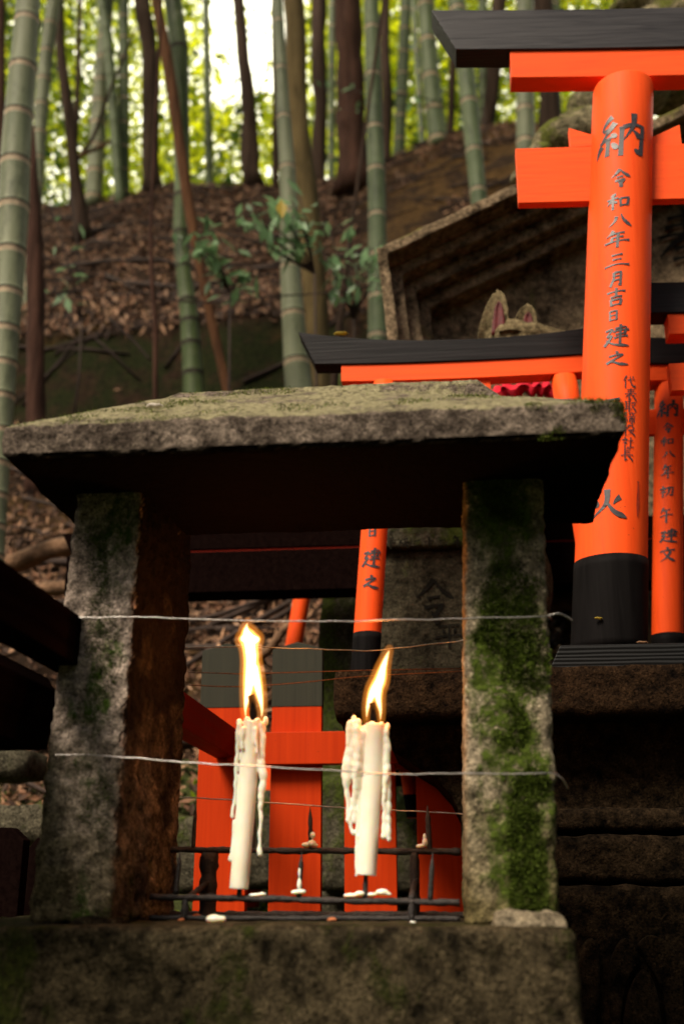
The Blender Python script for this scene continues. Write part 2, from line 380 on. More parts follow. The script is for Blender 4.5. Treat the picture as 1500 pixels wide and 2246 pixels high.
def soil():
    k = NT('hillside_soil')
    a = k.noise(2.2, 6, 0.65); b = k.noise(30, 5, 0.7)
    c = k.ramp(b, [(0.3, (0.012, 0.007, 0.004)), (0.6, (0.06, 0.032, 0.017)), (0.8, (0.13, 0.075, 0.04))])
    c = k.mix(k.ramp(a, [(0.55, 0.0), (0.64, 0.85)]), c, k.ramp(b, [(0.3, (0.05, 0.025, 0.006)), (0.7, (0.17, 0.095, 0.03))]))
    g = k.n('ShaderNodeNewGeometry'); sn = k.n('ShaderNodeSeparateXYZ'); k.l(g.outputs['Normal'], sn.inputs[0])
    sp = k.n('ShaderNodeSeparateXYZ'); k.l(k.tc, sp.inputs[0])
    och = k.math('MULTIPLY', k.math('MULTIPLY', k.ramp(k.math('ADD', sp.outputs[0], k.math('MULTIPLY', a, 0.8)), [(0.0, 0.0), (0.25, 1.0)]), k.math('GREATER_THAN', sp.outputs[1], 4.5)), k.ramp(k.noise(3.5, 4, 0.6), [(0.42, 0.0), (0.52, 0.9)]))
    c = k.mix(och, c, k.ramp(b, [(0.3, (0.045, 0.022, 0.006)), (0.7, (0.22, 0.12, 0.038))]))
    steep = k.math('MULTIPLY', k.ramp(sn.outputs[2], [(0.30, 1.0), (0.5, 0.0)]), k.ramp(k.noise(6, 4, 0.7), [(0.38, 0.0), (0.55, 0.9)]))
    lowz = k.math('MULTIPLY', k.math('LESS_THAN', sp.outputs[2], 0.28), k.ramp(k.noise(5, 5, 0.7), [(0.35, 0.0), (0.5, 0.9)]))
    mossc = k.ramp(k.noise(60, 4, 0.7), [(0.3, (0.008, 0.012, 0.003)), (0.7, (0.035, 0.045, 0.009))])
    c = k.mix(steep, c, mossc)
    c = k.mix(lowz, c, k.ramp(k.noise(70, 4, 0.7), [(0.3, (0.02, 0.03, 0.008)), (0.7, (0.10, 0.12, 0.03))]))
    k.base(c, 0.95, 0.15); k.bump(k.math('ADD', b, k.noise(90, 4, 0.7)), 0.9, 0.03); return k.m
M['soil'] = soil()
def bark(name, c1, c2, s=(30, 30, 3), bump=0.8):
    k = NT(name); g = k.noise(1, 5, 0.65, k.map(s), 0.5)
    k.base(k.ramp(g, [(0.3, c1), (0.7, c2)]), 0.9, 0.15); k.bump(g, bump, 0.012); return k.m
M['bark_dark'] = bark('dark_bark', (0.02, 0.011, 0.007), (0.075, 0.045, 0.03))
M['bark_red'] = bark('red_cedar_bark', (0.025, 0.011, 0.007), (0.10, 0.046, 0.03))
M['bark_olive'] = bark('olive_bark', (0.06, 0.042, 0.016), (0.17, 0.12, 0.05), (18, 18, 4))
M['bark_tan'] = bark('dead_bamboo_tan', (0.05, 0.022, 0.010), (0.16, 0.07, 0.03), (40, 40, 3), 0.3)
def culm(name, c1, c2):
    k = NT(name); g = k.noise(1, 4, 0.6, k.map((25, 25, 2.5)))
    c = k.ramp(g, [(0.3, c1), (0.7, c2)])
    c = k.mix(k.ramp(k.noise(9, 4, 0.7), [(0.55, 0.0), (0.75, 0.6)]), c, (0.16, 0.17, 0.10))
    c = k.mix(k.ramp(k.noise(1, 5, 0.75, k.map((16, 16, 5), (1, 8, 3))), [(0.50, 0.0), (0.68, 0.75)]), c, tuple(q * 0.45 for q in c1))
    c = k.mix(k.ramp(k.noise(55, 3, 0.7), [(0.62, 0.0), (0.70, 0.5)]), c, (0.05, 0.035, 0.02))
    k.base(c, 0.6, 0.3); return k.m
M['culm'] = culm('bamboo_green', (0.075, 0.105, 0.045), (0.14, 0.175, 0.085))
M['culm_grey'] = culm('bamboo_grey_green', (0.12, 0.14, 0.075), (0.225, 0.235, 0.14))
M['culm_dark'] = culm('bamboo_mossy_green', (0.035, 0.055, 0.012), (0.085, 0.12, 0.035))
M['culm_ring'] = plain('bamboo_node_ring', (0.44, 0.34, 0.22), 0.6, 0.3)
M['culm_joint'] = plain('bamboo_node_shadow_line', (0.05, 0.045, 0.03), 0.8, 0.2)

# ---------------------------------------------------------------- ground
PROF = [(-60, -1.15), (1.30, -1.15), (1.55, -0.95), (1.62, -0.16), (1.9, -0.11), (2.25, -0.03), (2.5, 0.24), (2.9, 0.74), (3.4, 1.33), (3.95, 1.72), (4.2, 1.80),
        (4.3, 1.98), (4.42, 2.45), (4.55, 2.68), (4.8, 2.92), (5.5, 3.66), (6.4, 4.66), (6.8, 4.86), (8, 4.9), (12, 4.6), (30, 4.2), (90, 4.0)]
def H(x, y):
    if y > 2.4:
        yy = y + 0.10 * math.sin(x * 1.3 + 0.6) + 0.12 * noise.noise(Vector((x * 0.9, 3.3, 0)))
    else: yy = y
    for (a, za), (b, zb) in zip(PROF, PROF[1:]):
        if yy <= b: z = za + (zb - za) * (yy - a) / (b - a); break
    else: z = PROF[-1][1]
    if y > 5: z += 0.22 * min(1, max(0, (x + 0.6) / 0.8)) * min(1, (y - 5) / 1.2)
    w = min(1, max(0, (y - 1.7) / 1.2))
    return z + w * (0.10 * fbm((x, y, 0), 0.9, 3) + 0.035 * fbm((x, y, 4), 4.0, 3))
def hit(u, v, y0=1.8, y1=14):
    d = ray(u, v); y = y0
    while y < y1:
        p = d * (y / d.y)
        if p.z < H(p.x, y): return p
        y += 0.02
    return d * (6.6 / d.y)
def hillside():
    xs = [-60, -30, -15, -9] + [-6 + 0.075 * i for i in range(161)] + [8, 12, 20, 40, 60]
    ys = [-60, -20, -6, -2, 0.2, 1.0, 1.30, 1.42, 1.55, 1.585, 1.62] + [1.66 + 0.06 * i for i in range(40)] + [4.06 + 0.03 * i for i in range(28)] + [4.92 + 0.08 * i for i in range(28)] + [7.3, 7.8, 8.5, 9.5, 11, 13, 16, 20, 30, 60, 90]
    vs = [(x, y, H(x, y)) for y in ys for x in xs]; n = len(xs)
    fs = [(j * n + i, j * n + i + 1, (j + 1) * n + i + 1, (j + 1) * n + i) for j in range(len(ys) - 1) for i in range(n - 1)]
    o = obj('ground', mesh(vs, fs), M['soil'], smooth=True); tag(o, kind='structure'); o['label'] = 'steep leaf-strewn forest hillside behind the shrine'
hillside()

def leaf_quads(pts, kinds):
    """pts: (centre, direction, normal, length, width, material)"""
    vs, fs, mi = [], [], []
    for c, d, n, L, W, m in pts:
        s = d.cross(n)
        if s.length < 1e-6: continue
        s.normalize(); i = len(vs)
        vs += [c - d * L / 2, c + s * W / 2 + n * W * 0.12, c + d * L / 2, c - s * W / 2 + n * W * 0.12]
        fs.append((i, i + 1, i + 2, i + 3)); mi.append(m)
    return mesh(vs, fs, mi)
def rvec():
    while True:
        v = Vector((rnd.uniform(-1, 1), rnd.uniform(-1, 1), rnd.uniform(-1, 1)))
        if 0.05 < v.length < 1: return v.normalized()
def litter():
    pts = []
    n = 0
    while n < 62000:
        y = 2.35 + 4.6 * rnd.random(); sp = 0.42 * y + 0.5
        x = -0.1 * y + rnd.uniform(-sp, sp)
        if 1.0 < 0 or (y < 2.35): continue
        if (H(x, y + .03) - H(x, y - .03)) / .06 > 2.0 and rnd.random() < 0.985: continue
        if 3.3 < y < 4.2 and rnd.random() < 0.55: continue
        if x > -0.45 and 4.5 < y < 6.0 and noise.noise(Vector((x * 1.5, y * 2, 0))) > -0.12: continue
        if noise.noise(Vector((x * 2.2, y * 2.2, 5))) > 0.28 and rnd.random() < 0.7: continue
        n += 1
        z = H(x, y)
        e = 0.05
        nr = Vector((H(x - e, y) - H(x + e, y), H(x, y - e) - H(x, y + e), 2 * e)).normalized()
        nr = (nr + rvec() * 0.75).normalized()
        d = rvec(); d = (d - nr * d.dot(nr)).normalized()
        L = rnd.uniform(0.02, 0.048) * (0.8 + 0.07 * y); W = L * rnd.uniform(0.2, 0.45)
        pts.append((Vector((x, y, z + rnd.uniform(0.0, 0.035))), d, nr, L, W, rnd.choices((0, 1, 2), (5, 3.2, 3))[0]))
    for _ in range(9000):   # leaves hanging over the lip of the bank
        x = rnd.uniform(-3.2, 2.4); y = rnd.uniform(4.2, 4.9)
        sl_ = (H(x, y + .03) - H(x, y - .03)) / .06
        if sl_ > 2.6 or H(x, y - .16) > H(x, y) - 0.28: continue
        d = (Vector((0, -0.35, -1)) + rvec() * 0.6).normalized(); nr = (Vector((0, -1, 0.3)) + rvec() * 0.5).normalized()
        L = rnd.uniform(0.03, 0.085)
        pts.append((Vector((x, y - 0.03, H(x, y) + rnd.uniform(-0.03, 0.05))), d, nr, L, L * 0.25, rnd.choices((0, 1, 2), (5, 4, 2))[0]))
    o = obj('leaf_litter', leaf_quads(pts, 3), [M['litter1'], M['litter2'], M['litter3']])
    tag(o, 'brown dry leaves covering the forest slope', 'leaf litter', kind='stuff')
    bm = bmesh.new()
    for _ in range(420):
        y = rnd.uniform(2.5, 6.6); x = -0.1 * y + rnd.uniform(-0.4 * y - 0.3, 0.4 * y + 0.3)
        a = rnd.uniform(-1.2, 1.2); L = rnd.uniform(0.2, 0.9); d = Vector((math.cos(a), 0.35 * math.sin(a), 0)) * L / 2
        q = [Vector((x, y, 0)) + d * t for t in (-1, -0.3, 0.4, 1)]
        for p in q: p.z = H(p.x, p.y) + 0.015 + rnd.uniform(0, 0.03)
        r = rnd.uniform(0.003, 0.011) * rnd.choice((1, 1, 1, 1.8)); tube(bm, q, [r, r * 0.9, r * 0.8, r * 0.5], 5)
    o = obj('fallen_twigs', bm, M['twig']); tag(o, 'thin dark sticks scattered over the slope', 'twigs', kind='stuff')
litter()
def moss_tufts():
    pts = []
    for _ in range(9000):
        y = rnd.uniform(1.66, 2.5); x = rnd.uniform(-1.6, 1.2)
        if noise.noise(Vector((x * 4, y * 4, 2))) < -0.15: continue
        d = (Vector((0, 0, 1)) + rvec() * 0.7).normalized(); nr = rvec()
        L = rnd.uniform(0.008, 0.03); pts.append((Vector((x, y, H(x, y) + L * 0.35)), d, nr, L, L * 0.35, rnd.choices((0, 1, 2), (5, 3, 2))[0]))
    o = obj('ground_moss', leaf_quads(pts, 3), [M['leaf_dark'], M['leaf_far2'], M['litter1']])
    tag(o, 'low green moss and grass behind the red fence', 'moss', kind='stuff')
moss_tufts()

# ---------------------------------------------------------------- bright cloud behind the wood, and unseen leaves added overhead for shade
def cloud_sky():
    m = bpy.data.materials.new('white_cloud'); m.use_nodes = True; t = m.node_tree; t.nodes.remove(t.nodes['Principled BSDF'])
    e = t.nodes.new('ShaderNodeEmission'); e.inputs[0].default_value = (1.0, 0.94, 0.70, 1); e.inputs[1].default_value = 2.6
    t.links.new(e.outputs[0], t.nodes['Material Output'].inputs[0])
    vs, fs = [], []; na, ne = 40, 16
    for i in range(na + 1):
        for j in range(ne + 1):
            a = R(-62 + 124 * i / na) + R(5); el = R(-3 + (60 + 3 * math.sin(i * .7)) * j / ne)
            vs.append((150 * math.sin(-a) * math.cos(el), 150 * math.cos(a) * math.cos(el), 150 * math.sin(el)))
    for i in range(na):
        for j in range(ne): k = i * (ne + 1) + j; fs.append((k, k + 1, k + ne + 2, k + ne + 1))
    o = obj('sky', mesh(vs, fs), m); tag(o, kind='structure'); o['label'] = 'bright white overcast sky behind the wood'
cloud_sky()
def shade_canopy():  # out-of-view leaves put in to shade the hillside
    pts = []
    for _ in range(7200):
        y = rnd.uniform(-1.6, 6.2); x = rnd.uniform(-7, 7)
        z = rnd.uniform(6.5, 7.6)
        L = rnd.uniform(0.16, 0.34); pts.append((Vector((x, y, z)), rvec(), (Vector((0, 0, 1)) + rvec() * 0.9).normalized(), L, L * 0.45, rnd.choice((0, 1, 1))))
    o = obj('shade_canopy', leaf_quads(pts, 3), [M['leaf_far2'], M['leaf_dark']])
    tag(o, 'unseen bamboo leaves added overhead to shade the slope', 'shade_canopy', kind='stuff')
shade_canopy()
def wood_behind():  # out-of-view foliage put in to cut the low fill light
    pts = []
    for _ in range(9000):
        a = rnd.uniform(-2.4, 2.4); rr = rnd.uniform(5.0, 6.6)
        x, y = rr * math.sin(a), -rr * math.cos(a)
        if y > 1.5: continue
        L = rnd.uniform(0.2, 0.4); pts.append((Vector((x, y, -1.1 + 3.9 * rnd.random() ** 1.1)), rvec(), (Vector((-x, -y, 0)).normalized() + rvec() * 0.6).normalized(), L, L * 0.6, rnd.choice((0, 1, 1, 1))))
    o = obj('shade_foliage', leaf_quads(pts, 3), [M['leaf_far2'], M['leaf_dark']])
    tag(o, 'unseen dark leaves added behind the camera to cut low skylight', 'shade_foliage', kind='stuff')
wood_behind()

# ---------------------------------------------------------------- woodland beyond the crest
def far_foliage():
    pts = []; n = 0
    while n < 135000:
        y = rnd.uniform(8.2, 15); x = -0.1 * y + rnd.uniform(-0.55 * y, 0.5 * y); z = y * rnd.uniform(0.5 if y < 9.4 else 0.62, 1.12)
        # open sky window between the trunks, left of centre
        ux = (x / y + 0.098) / 0.3125      # 0 = picture centre, about -1 .. 1 at the picture's edges
        el = z / y
        gn = noise.noise(Vector((x * 1.1, z * 1.1, 1))); gap = -0.50 + .12 * gn < ux < -0.13 + .12 * gn and el > 0.83 + 0.06 * gn
        cl = fbm((x * 0.8, y * 0.5, z * 0.8), 0.9, 3)
        if gap and rnd.random() < 0.94: continue
        if cl < (-0.10 if ux < -0.05 else -0.22) + 0.16 * min(1, max(0, (el - 0.75) * 4)): continue
        n += 1
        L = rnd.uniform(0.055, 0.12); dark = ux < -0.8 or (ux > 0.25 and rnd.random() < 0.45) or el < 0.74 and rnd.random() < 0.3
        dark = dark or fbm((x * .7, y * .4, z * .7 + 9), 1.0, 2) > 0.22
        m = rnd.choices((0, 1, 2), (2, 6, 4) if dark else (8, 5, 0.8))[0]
        pts.append((Vector((x, y, z)), rvec(), (rvec() + Vector((0, -0.4, 0.6))).normalized(), L, L * 0.6, m))
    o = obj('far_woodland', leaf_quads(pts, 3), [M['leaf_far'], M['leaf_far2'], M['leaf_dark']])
    tag(o, 'bright yellow-green leaves of the far wood beyond the crest', 'woodland', kind='stuff')
far_foliage()

def culm_tree(name, pts, Y, nodes, mats, label, cat, group, joint=0.20, taper=0.0, ext=2.6, jit=0):
    """pts: (u, v, width px) top to bottom at plane Y. nodes: list of v of visible joints, or None for even spacing."""
    W = [(P(u, v, Y), w) for u, v, w in pts]
    W = [(p, w * mpp(p) / 2) for p, w in W]
    # extend up and down
    (p0, r0), (p1, r1) = W[0], W[1]
    up = (p0 - p1).normalized()
    if up.z < 0.5: up = Vector((0, 0, 1))
    top = p0 + up * ext; W.insert(0, (top, r0 * 0.85))
    (pa, ra), (pb, rb) = W[-2], W[-1]
    dn = (pb - pa).normalized(); q = pb.copy(); k = 0
    while q.z > H(q.x, q.y) - 0.03 and k < 400: q = q + dn * 0.02; k += 1
    if k > 1: W.append((q, rb * 1.05))
    W.reverse()   # bottom to top
    # resample by z
    path = crom([(p.x, p.y, p.z, r) for p, r in W], 14)
    def at(z):
        for a, b in zip(path, path[1:]):
            if a[2] <= z <= b[2]:
                t = (z - a[2]) / max(1e-9, b[2] - a[2]); return [a[i] + (b[i] - a[i]) * t for i in range(4)]
        return list(path[-1] if z > path[-1][2] else path[0])
    z0, z1 = path[0][2], path[-1][2]
    nz = []
    if nodes is not None:
        vis = sorted(P(pts[0][0], v, Y).z for v in nodes) if nodes else []
        if len(vis) >= 2:
            nz = list(vis)
            g = vis[1] - vis[0]; z = vis[0] - g * 0.93
            while z > z0: nz.insert(0, z); g *= 0.95; z -= max(0.05, g)
            g = vis[-1] - vis[-2]; z = vis[-1] + g
            while z < z1: nz.append(z); z += g
        else:
            z = z0 + 0.1
            while z < z1: nz.append(z); z += joint * rnd.uniform(0.9, 1.1)
    secs = []
    if nz or nodes is not None:
        zs = [z0] + nz + [z1]
        for i, z in enumerate(nz):
            x = at(z); r = x[3]
            for dz, k, mi in ((-0.22, 1.0, 2), (-0.03, 1.04, 3), (0.03, 1.09, 0), (0.10, 1.02, 0), (0.16, 1.0, 0)):
                y = at(z + dz * r * 2); secs.append((Vector(y[:3]), y[3] * k, mi))
        secs.insert(0, (Vector(path[0][:3]), path[0][3], 0)); secs.append((Vector(path[-1][:3]), path[-1][3], 0))
        secs = [s for i, s in enumerate(secs) if i == 0 or s[0].z > secs[i - 1][0].z + 1e-4]
    else:
        m = 26
        for i in range(m + 1):
            z = z0 + (z1 - z0) * i / m; y = at(z); fl = 1 + 0.5 * max(0, 1 - (z - z0) / 0.25) ** 2
            secs.append((Vector(y[:3]) + Vector((noise.noise(Vector((z * 1.5, Y, 0))) * y[3] * 0.35, 0, 0)), y[3] * fl, 0))
    bm = bmesh.new()
    mi = [0 if s[2] == 0 else (1 if s[2] == 2 else 2) for s in secs[:-1]]
    tube(bm, [s[0] for s in secs], [s[1] for s in secs], 20 if jit == 0 else 18, True, jit, mi)
    o = obj(name, bm, mats, loc=secs[0][0], smooth=True); tag(o, label, cat, group); return o

CU, CG, CD = [M['culm'], M['culm_ring'], M['culm_joint']], [M['culm_grey'], M['culm_ring'], M['culm_joint']], [M['culm_dark'], M['culm_joint'], M['culm_joint']]
CN = [M['culm'], M['culm'], M['culm_joint']]
gB = 'bamboo culms on the slope'
def bam(pts, Y, nodes, mats, label): culm_tree('bamboo', pts, Y, nodes, mats, label, 'bamboo', gB)
bam([(62, 0, 52), (60, 50, 54), (38, 300, 62), (31, 450, 66), (18, 650, 62), (5, 850, 58), (-5, 1000, 56)], 2.6, [45, 148, 250, 355, 452, 550, 640, 720, 795], CG, 'thick pale grey-green bamboo with cream rings at the left edge')
bam([(120, 0, 30), (105, 100, 30), (92, 230, 30), (84, 370, 28)], 4.6, [52, 112, 172, 228, 288], CG, 'second bamboo from the left, thin, with cream rings')
bam([(222, 0, 20), (232, 50, 22), (246, 200, 22), (257, 350, 22), (262, 420, 22)], 6.3, [], CN, 'slender green bamboo leaning right, left of a straight one')
bam([(272, 0, 22), (272, 350, 25), (272, 400, 25)], 6.4, [], CU, 'straight pale bamboo between the leaning one and the grey trunk')
bam([(228, 100, 30), (218, 230, 33), (210, 370, 36)], 6.4, [], CG, 'pale grey bamboo low against the bright leaves at left')
bam([(380, 0, 38), (388, 60, 40), (402, 200, 40), (408, 350, 38), (396, 480, 32), (404, 600, 34), (416, 700, 40), (425, 850, 46)], 4.0, [108, 430, 510, 585, 660, 705, 755, 820], CD, 'bowed mossy green bamboo crossed by a leaning brown stem')
bam([(612, 60, 24), (622, 250, 30), (632, 400, 36), (637, 600, 44), (648, 760, 54), (656, 850, 62)], 3.6, [257, 368, 470, 585, 690, 795], CG, 'grey-green bamboo with cream rings in front of the olive trunk')
bam([(814, 0, 33), (819, 200, 36), (827, 450, 39), (828, 740, 42)], 4.1, [62, 165, 280, 372, 472, 560, 650], CU, 'straight green bamboo with dark joints, right of the red cedar')
bam([(1000, 0, 36), (1018, 130, 38), (1036, 300, 37), (1052, 460, 36)], 4.4, [225, 332, 420], CU, 'green bamboo leaning right, ending at the stone roof')
bam([(1150, 0, 38), (1152, 330, 40)], 4.5, [240, 310], CG, 'pale bamboo showing beneath the big torii lintel')
bam([(932, 0, 36), (945, 180, 40), (960, 310, 42)], 6.2, [90, 170, 240], CU, 'broad pale bamboo just left of the big torii lintel end')
bam([(890, 0, 24), (884, 150, 25), (876, 300, 25)], 6.6, [], CU, 'thin green bamboo with a bright gap on its left')
bam([(728, 0, 15), (727, 310, 15)], 6.8, [], CU, 'very thin bamboo left of the red cedar')
bam([(452, 0, 15), (455, 200, 16), (458, 310, 18)], 6.9, [], CD, 'thin dark green bamboo standing in the white sky gap')
bam([(1212, 0, 26), (1218, 300, 26)], 6.0, [], CU, 'bamboo top seen over the big torii lintel')
bam([(1058, 0, 20), (1060, 330, 22)], 7.2, [], CD, 'dim far bamboo above the big torii lintel end')
bam([(906, 0, 12), (925, 300, 14)], 7.5, [], CU, 'dim narrow bamboo behind the broad pale one')
gT = 'dark trunks on the slope'
def trunk(name, pts, Y, mat, label, jit=0.35, cat='tree', ext=2.6): culm_tree(name, pts, Y, None, [mat], label, cat, gT, jit=jit, ext=ext)
trunk('tree', [(132, 0, 20), (135, 120, 22), (150, 250, 24), (165, 380, 28), (172, 430, 34)], 5.6, M['bark_dark'], 'dark slim trunk leaning, left of the bright leaves')
trunk('tree', [(178, 0, 10), (172, 150, 11), (166, 300, 12)], 6.6, M['bark_dark'], 'very thin dark trunk right of the dark slim leaning one')
trunk('tree', [(315, 0, 36), (327, 100, 36), (328, 220, 36), (332, 350, 38)], 6.5, M['bark_dark'], 'thick grey-brown trunk left of the bowed bamboo')
trunk('tree', [(524, 0, 26), (534, 120, 27), (542, 220, 30), (548, 310, 38)], 6.7, M['bark_dark'], 'dark trunk with flared foot beside the white sky gap')
trunk('tree', [(603, 0, 14), (605, 320, 15)], 6.7, M['bark_dark'], 'narrow dark trunk immediately left of the ringed bamboo')
trunk('tree', [(641, 0, 46), (648, 180, 46), (660, 320, 50), (676, 450, 52), (688, 640, 52), (698, 850, 56)], 3.95, M['bark_olive'], 'tall olive-brown trunk behind the ringed bamboo', 0.2)
trunk('tree', [(700, 0, 30), (700, 300, 30)], 6.9, M['bark_dark'], 'mid-thick brown trunk between the olive trunk and the red cedar')
trunk('cedar_tree', [(764, 0, 56), (768, 180, 60), (772, 325, 66)], 6.0, M['bark_red'], 'thick reddish cedar trunk left of the straight green bamboo', 0.3)
trunk('tree', [(845, 0, 20), (848, 320, 22)], 6.9, M['bark_dark'], 'narrow dark trunk right behind the straight green bamboo')
trunk('tree', [(1188, 0, 44), (1205, 200, 48), (1215, 340, 52)], 5.2, M['bark_dark'], 'black-brown trunk beneath the big torii lintel')
trunk('tree', [(1095, 0, 30), (1080, 170, 30), (1060, 330, 30)], 6.9, M['bark_dark'], 'dark trunk seen over and under the lintel end')
trunk('tree', [(4, 0, 16), (3, 400, 18)], 5.0, M['bark_red'], 'dark reddish trunk cut by the left edge of the view')
trunk('tree', [(1000, 0, 14), (985, 310, 16)], 7.2, M['bark_dark'], 'thin dark trunk behind the right leaning bamboo')
trunk('tree_stump', [(72, 290, 10), (74, 420, 24), (76, 560, 36)], 3.4, M['bark_red'], 'dark red broken snag behind the left bamboo', ext=0.03)
trunk('dead_bamboo', [(330, -60, 20), (352, 60, 24), (378, 200, 26), (398, 330, 24), (420, 480, 24), (446, 620, 22), (492, 830, 20)], 3.85, M['bark_tan'], 'leaning dead brown bamboo crossing the bowed green one', 0.08, 'bamboo')
trunk('sapling', [(345, 200, 7), (336, 400, 8), (330, 560, 9), (340, 700, 10), (341, 860, 11)], 3.5, M['bark_red'], 'thin reddish sapling stem left of the bowed bamboo', 0.1)
trunk('sapling', [(782, 420, 8), (768, 520, 11), (752, 640, 14), (742, 740, 16)], 3.6, M['bark_dark'], 'thin dark sapling between olive trunk and straight bamboo', 0.1)

def branch(pts, Y, w0, w1, mat, name, label, cat='branch', group=None):
    q = crom([tuple(P(u, v, Y + dy)) for u, v, dy in pts], 5); n = len(q)
    bm = bmesh.new(); m = mpp(q[0]); tube(bm, [Vector(p) for p in q], [(w0 + (w1 - w0) * i / (n - 1)) * m / 2 for i in range(n)], 10, True, 0.25)
    o = obj(name, bm, mat, loc=q[0]); tag(o, label, cat, group)
branch([(170, 350, 0), (205, 300, 0), (240, 205, 0), (300, 60, 0)], 5.9, 10, 5, M['bark_dark'], 'branch', 'dark bare branch slanting across the bright leaves', group='bare branches')
branch([(170, 345, 0), (235, 315, 0), (240, 310, 0)], 5.8, 9, 8, M['wood_log'], 'branch', 'short pale stick against the foot of the pale bamboo', group='bare branches')
branch([(330, 650, 0), (450, 664, 0), (600, 650, 0), (760, 640, 0)], 3.5, 5, 3, M['twig'], 'branch', 'thin horizontal twig crossing before the dark bank', group='bare branches')
branch([(240, 700, 0), (290, 745, 0), (330, 790, 0)], 4.1, 8, 4, M['twig'], 'branch', 'dark stick on the bank left of the reddish sapling', group='bare branches')
gL = 'logs lying on the slope'
branch([(-60, 1258, .05), (40, 1232, 0), (110, 1208, 0), (180, 1196, 0)], 2.75, 44, 40, M['wood_log'], 'log', 'upper pale log lying on the slope left of the lantern', 'log', gL)
branch([(0, 1325, .02), (70, 1300, 0), (120, 1290, 0), (200, 1288, 0)], 2.55, 30, 34, M['wood_log'], 'log', 'lower pale log lying on the slope left of the lantern', 'log', gL)
branch([(1130, 1330, 0), (1200, 1322, 0), (1300, 1316, 0)], 2.5, 40, 46, M['wood_log'], 'log', 'brown log seen between right wall and big black pillar foot', 'log', gL)
branch([(440, 1490, .1), (570, 1440, 0), (620, 1385, -.02), (655, 1350, 0)], 2.35, 22, 16, M['wood_log'], 'log', 'crooked pale branch behind the leaning far torii post', 'log', gL)

def spray(root_uv, tips, Y, n, label, yellow=None):
    r = P(root_uv[0], root_uv[1], Y); g = Vector((r.x, r.y, H(r.x, r.y)))
    if g.z > r.z: g.z = r.z - 0.1
    t = thing('sapling', g, label, 'sapling', 'leafy saplings')
    bm = bmesh.new(); pts = []
    tube(bm, [g, g.lerp(r, 0.5) + Vector((0.01, 0, 0)), r], [0.007, 0.005, 0.004], 6)
    for (u, v) in tips:
        e = P(u, v, Y + rnd.uniform(-.12, .12)); q = [r, r.lerp(e, 0.5) + Vector((0, 0, 0.03)), e]
        tube(bm, q, [0.004, 0.003, 0.0015], 5)
        cc = crom([tuple(x) for x in q], 6)
        for k in range(n):
            c = Vector(cc[rnd.randrange(4, len(cc))]) + rvec() * rnd.uniform(0.005, 0.075)
            d = (rvec() + Vector((0, -0.3, -0.2))).normalized()
            L = rnd.uniform(0.05, 0.09); pts.append((c, d, (Vector((0, -0.5, 1)) + rvec() * 0.6).normalized(), L, L * 0.42, 0))
    if yellow:
        c = P(yellow[0], yellow[1], Y - 0.22); pts.append((c, Vector((0.1, 0, -1)).normalized(), Vector((0.1, -1, 0.2)).normalized(), 0.075, 0.04, 1))
    obj('stem', bm, M['twig'], t); obj('foliage', leaf_quads(pts, 2), [M['leaf_near'], M['leaf_yellow']], t)
spray((690, 600), [(500, 470), (450, 500), (590, 440), (620, 480), (640, 440), (600, 450), (560, 468), (520, 490), (480, 505), (655, 420), (655, 470), (540, 500)], 3.2, 8, 'green leafy sapling with one yellow leaf before the olive trunk', (618, 458))
spray((505, 640), [(430, 525), (400, 530), (455, 545), (535, 625), (545, 610), (470, 640), (390, 520)], 3.3, 9, 'sparse leafy sapling crossing the bowed bamboo')
spray((775, 700), [(720, 500), (760, 490), (700, 540), (815, 545), (835, 600), (790, 560), (720, 590), (840, 520)], 3.35, 8, 'pale leafy sapling left of the shrine roof')
spray((1060, 240), [(740, 240), (700, 190), (760, 200)], 5.8, 6, 'small leafy sapling on the crest by the cedar')
spray((180, 700), [(60, 600), (110, 590), (160, 420), (100, 410)], 3.9, 5, 'small sapling on the leaf-covered bank at left')

# ---------------------------------------------------------------- brush lettering
B = {}
B['納'] = "p30,0 8,28|h10,30 34,26|p36,16 20,36 2,58|h4,56 38,46|d28,40 40,50|v22,52 20,90|p8,62 -4,88|d30,62 42,78|v50,28 48,96|v52,30 72,24 94,26 92,60 90,94|d90,94 76,82|p74,-2 72,28 54,60|n72,38 88,56"
B['令'] = "p50,2 30,24 6,42|n50,4 70,26 98,44|h34,44 64,40|v26,62 72,56 52,78|n42,70 58,98"
B['和'] = "p40,4 14,16|h0,36 50,28|v26,12 26,98|p26,38 2,68|d30,44 46,58|v58,30 62,82|v60,32 96,28 90,78|h62,76 90,72"
B['八'] = "p34,22 26,55 0,88|n54,6 66,48 100,92"
B['年'] = "p36,0 24,20 6,36|h28,22 80,14|h28,44 76,38|v30,44 28,68|h0,72 100,60|v54,18 52,100"
B['三'] = "h28,14 72,6|h32,46 68,40|h0,92 50,78 100,84"
B['月'] = "v30,6 28,50 8,98|v30,8 76,2 74,50 72,94|d74,92 58,82|h32,32 72,28|h32,58 72,54"
B['吉'] = "h4,26 96,18|v50,0 50,48|h22,50 80,45|v24,62 28,96|v24,64 76,59 70,92|h28,92 72,88"
B['日'] = "v22,6 26,96|v22,8 78,2 76,92|h28,48 74,44|h28,90 76,86"
B['建'] = "h42,16 86,8 80,40|h34,30 98,20|h44,44 82,38|h38,60 94,50|v64,-4 62,84|h4,24 32,18 10,50 30,48 0,92|n6,64 40,88 100,96"
B['之'] = "d46,0 58,16|h18,34 76,24 8,82|n8,78 34,72 64,90 100,94"
B['代'] = "p28,2 2,48|v18,34 18,98|h34,36 94,24|n54,2 62,52 94,92|d96,92 98,70|d74,4 88,14"
B['表'] = "h18,14 82,8|h24,30 78,24|h2,46 98,38|v50,0 50,44|p46,46 2,80|v36,60 34,94 52,82|p80,52 60,68|n52,48 100,98"
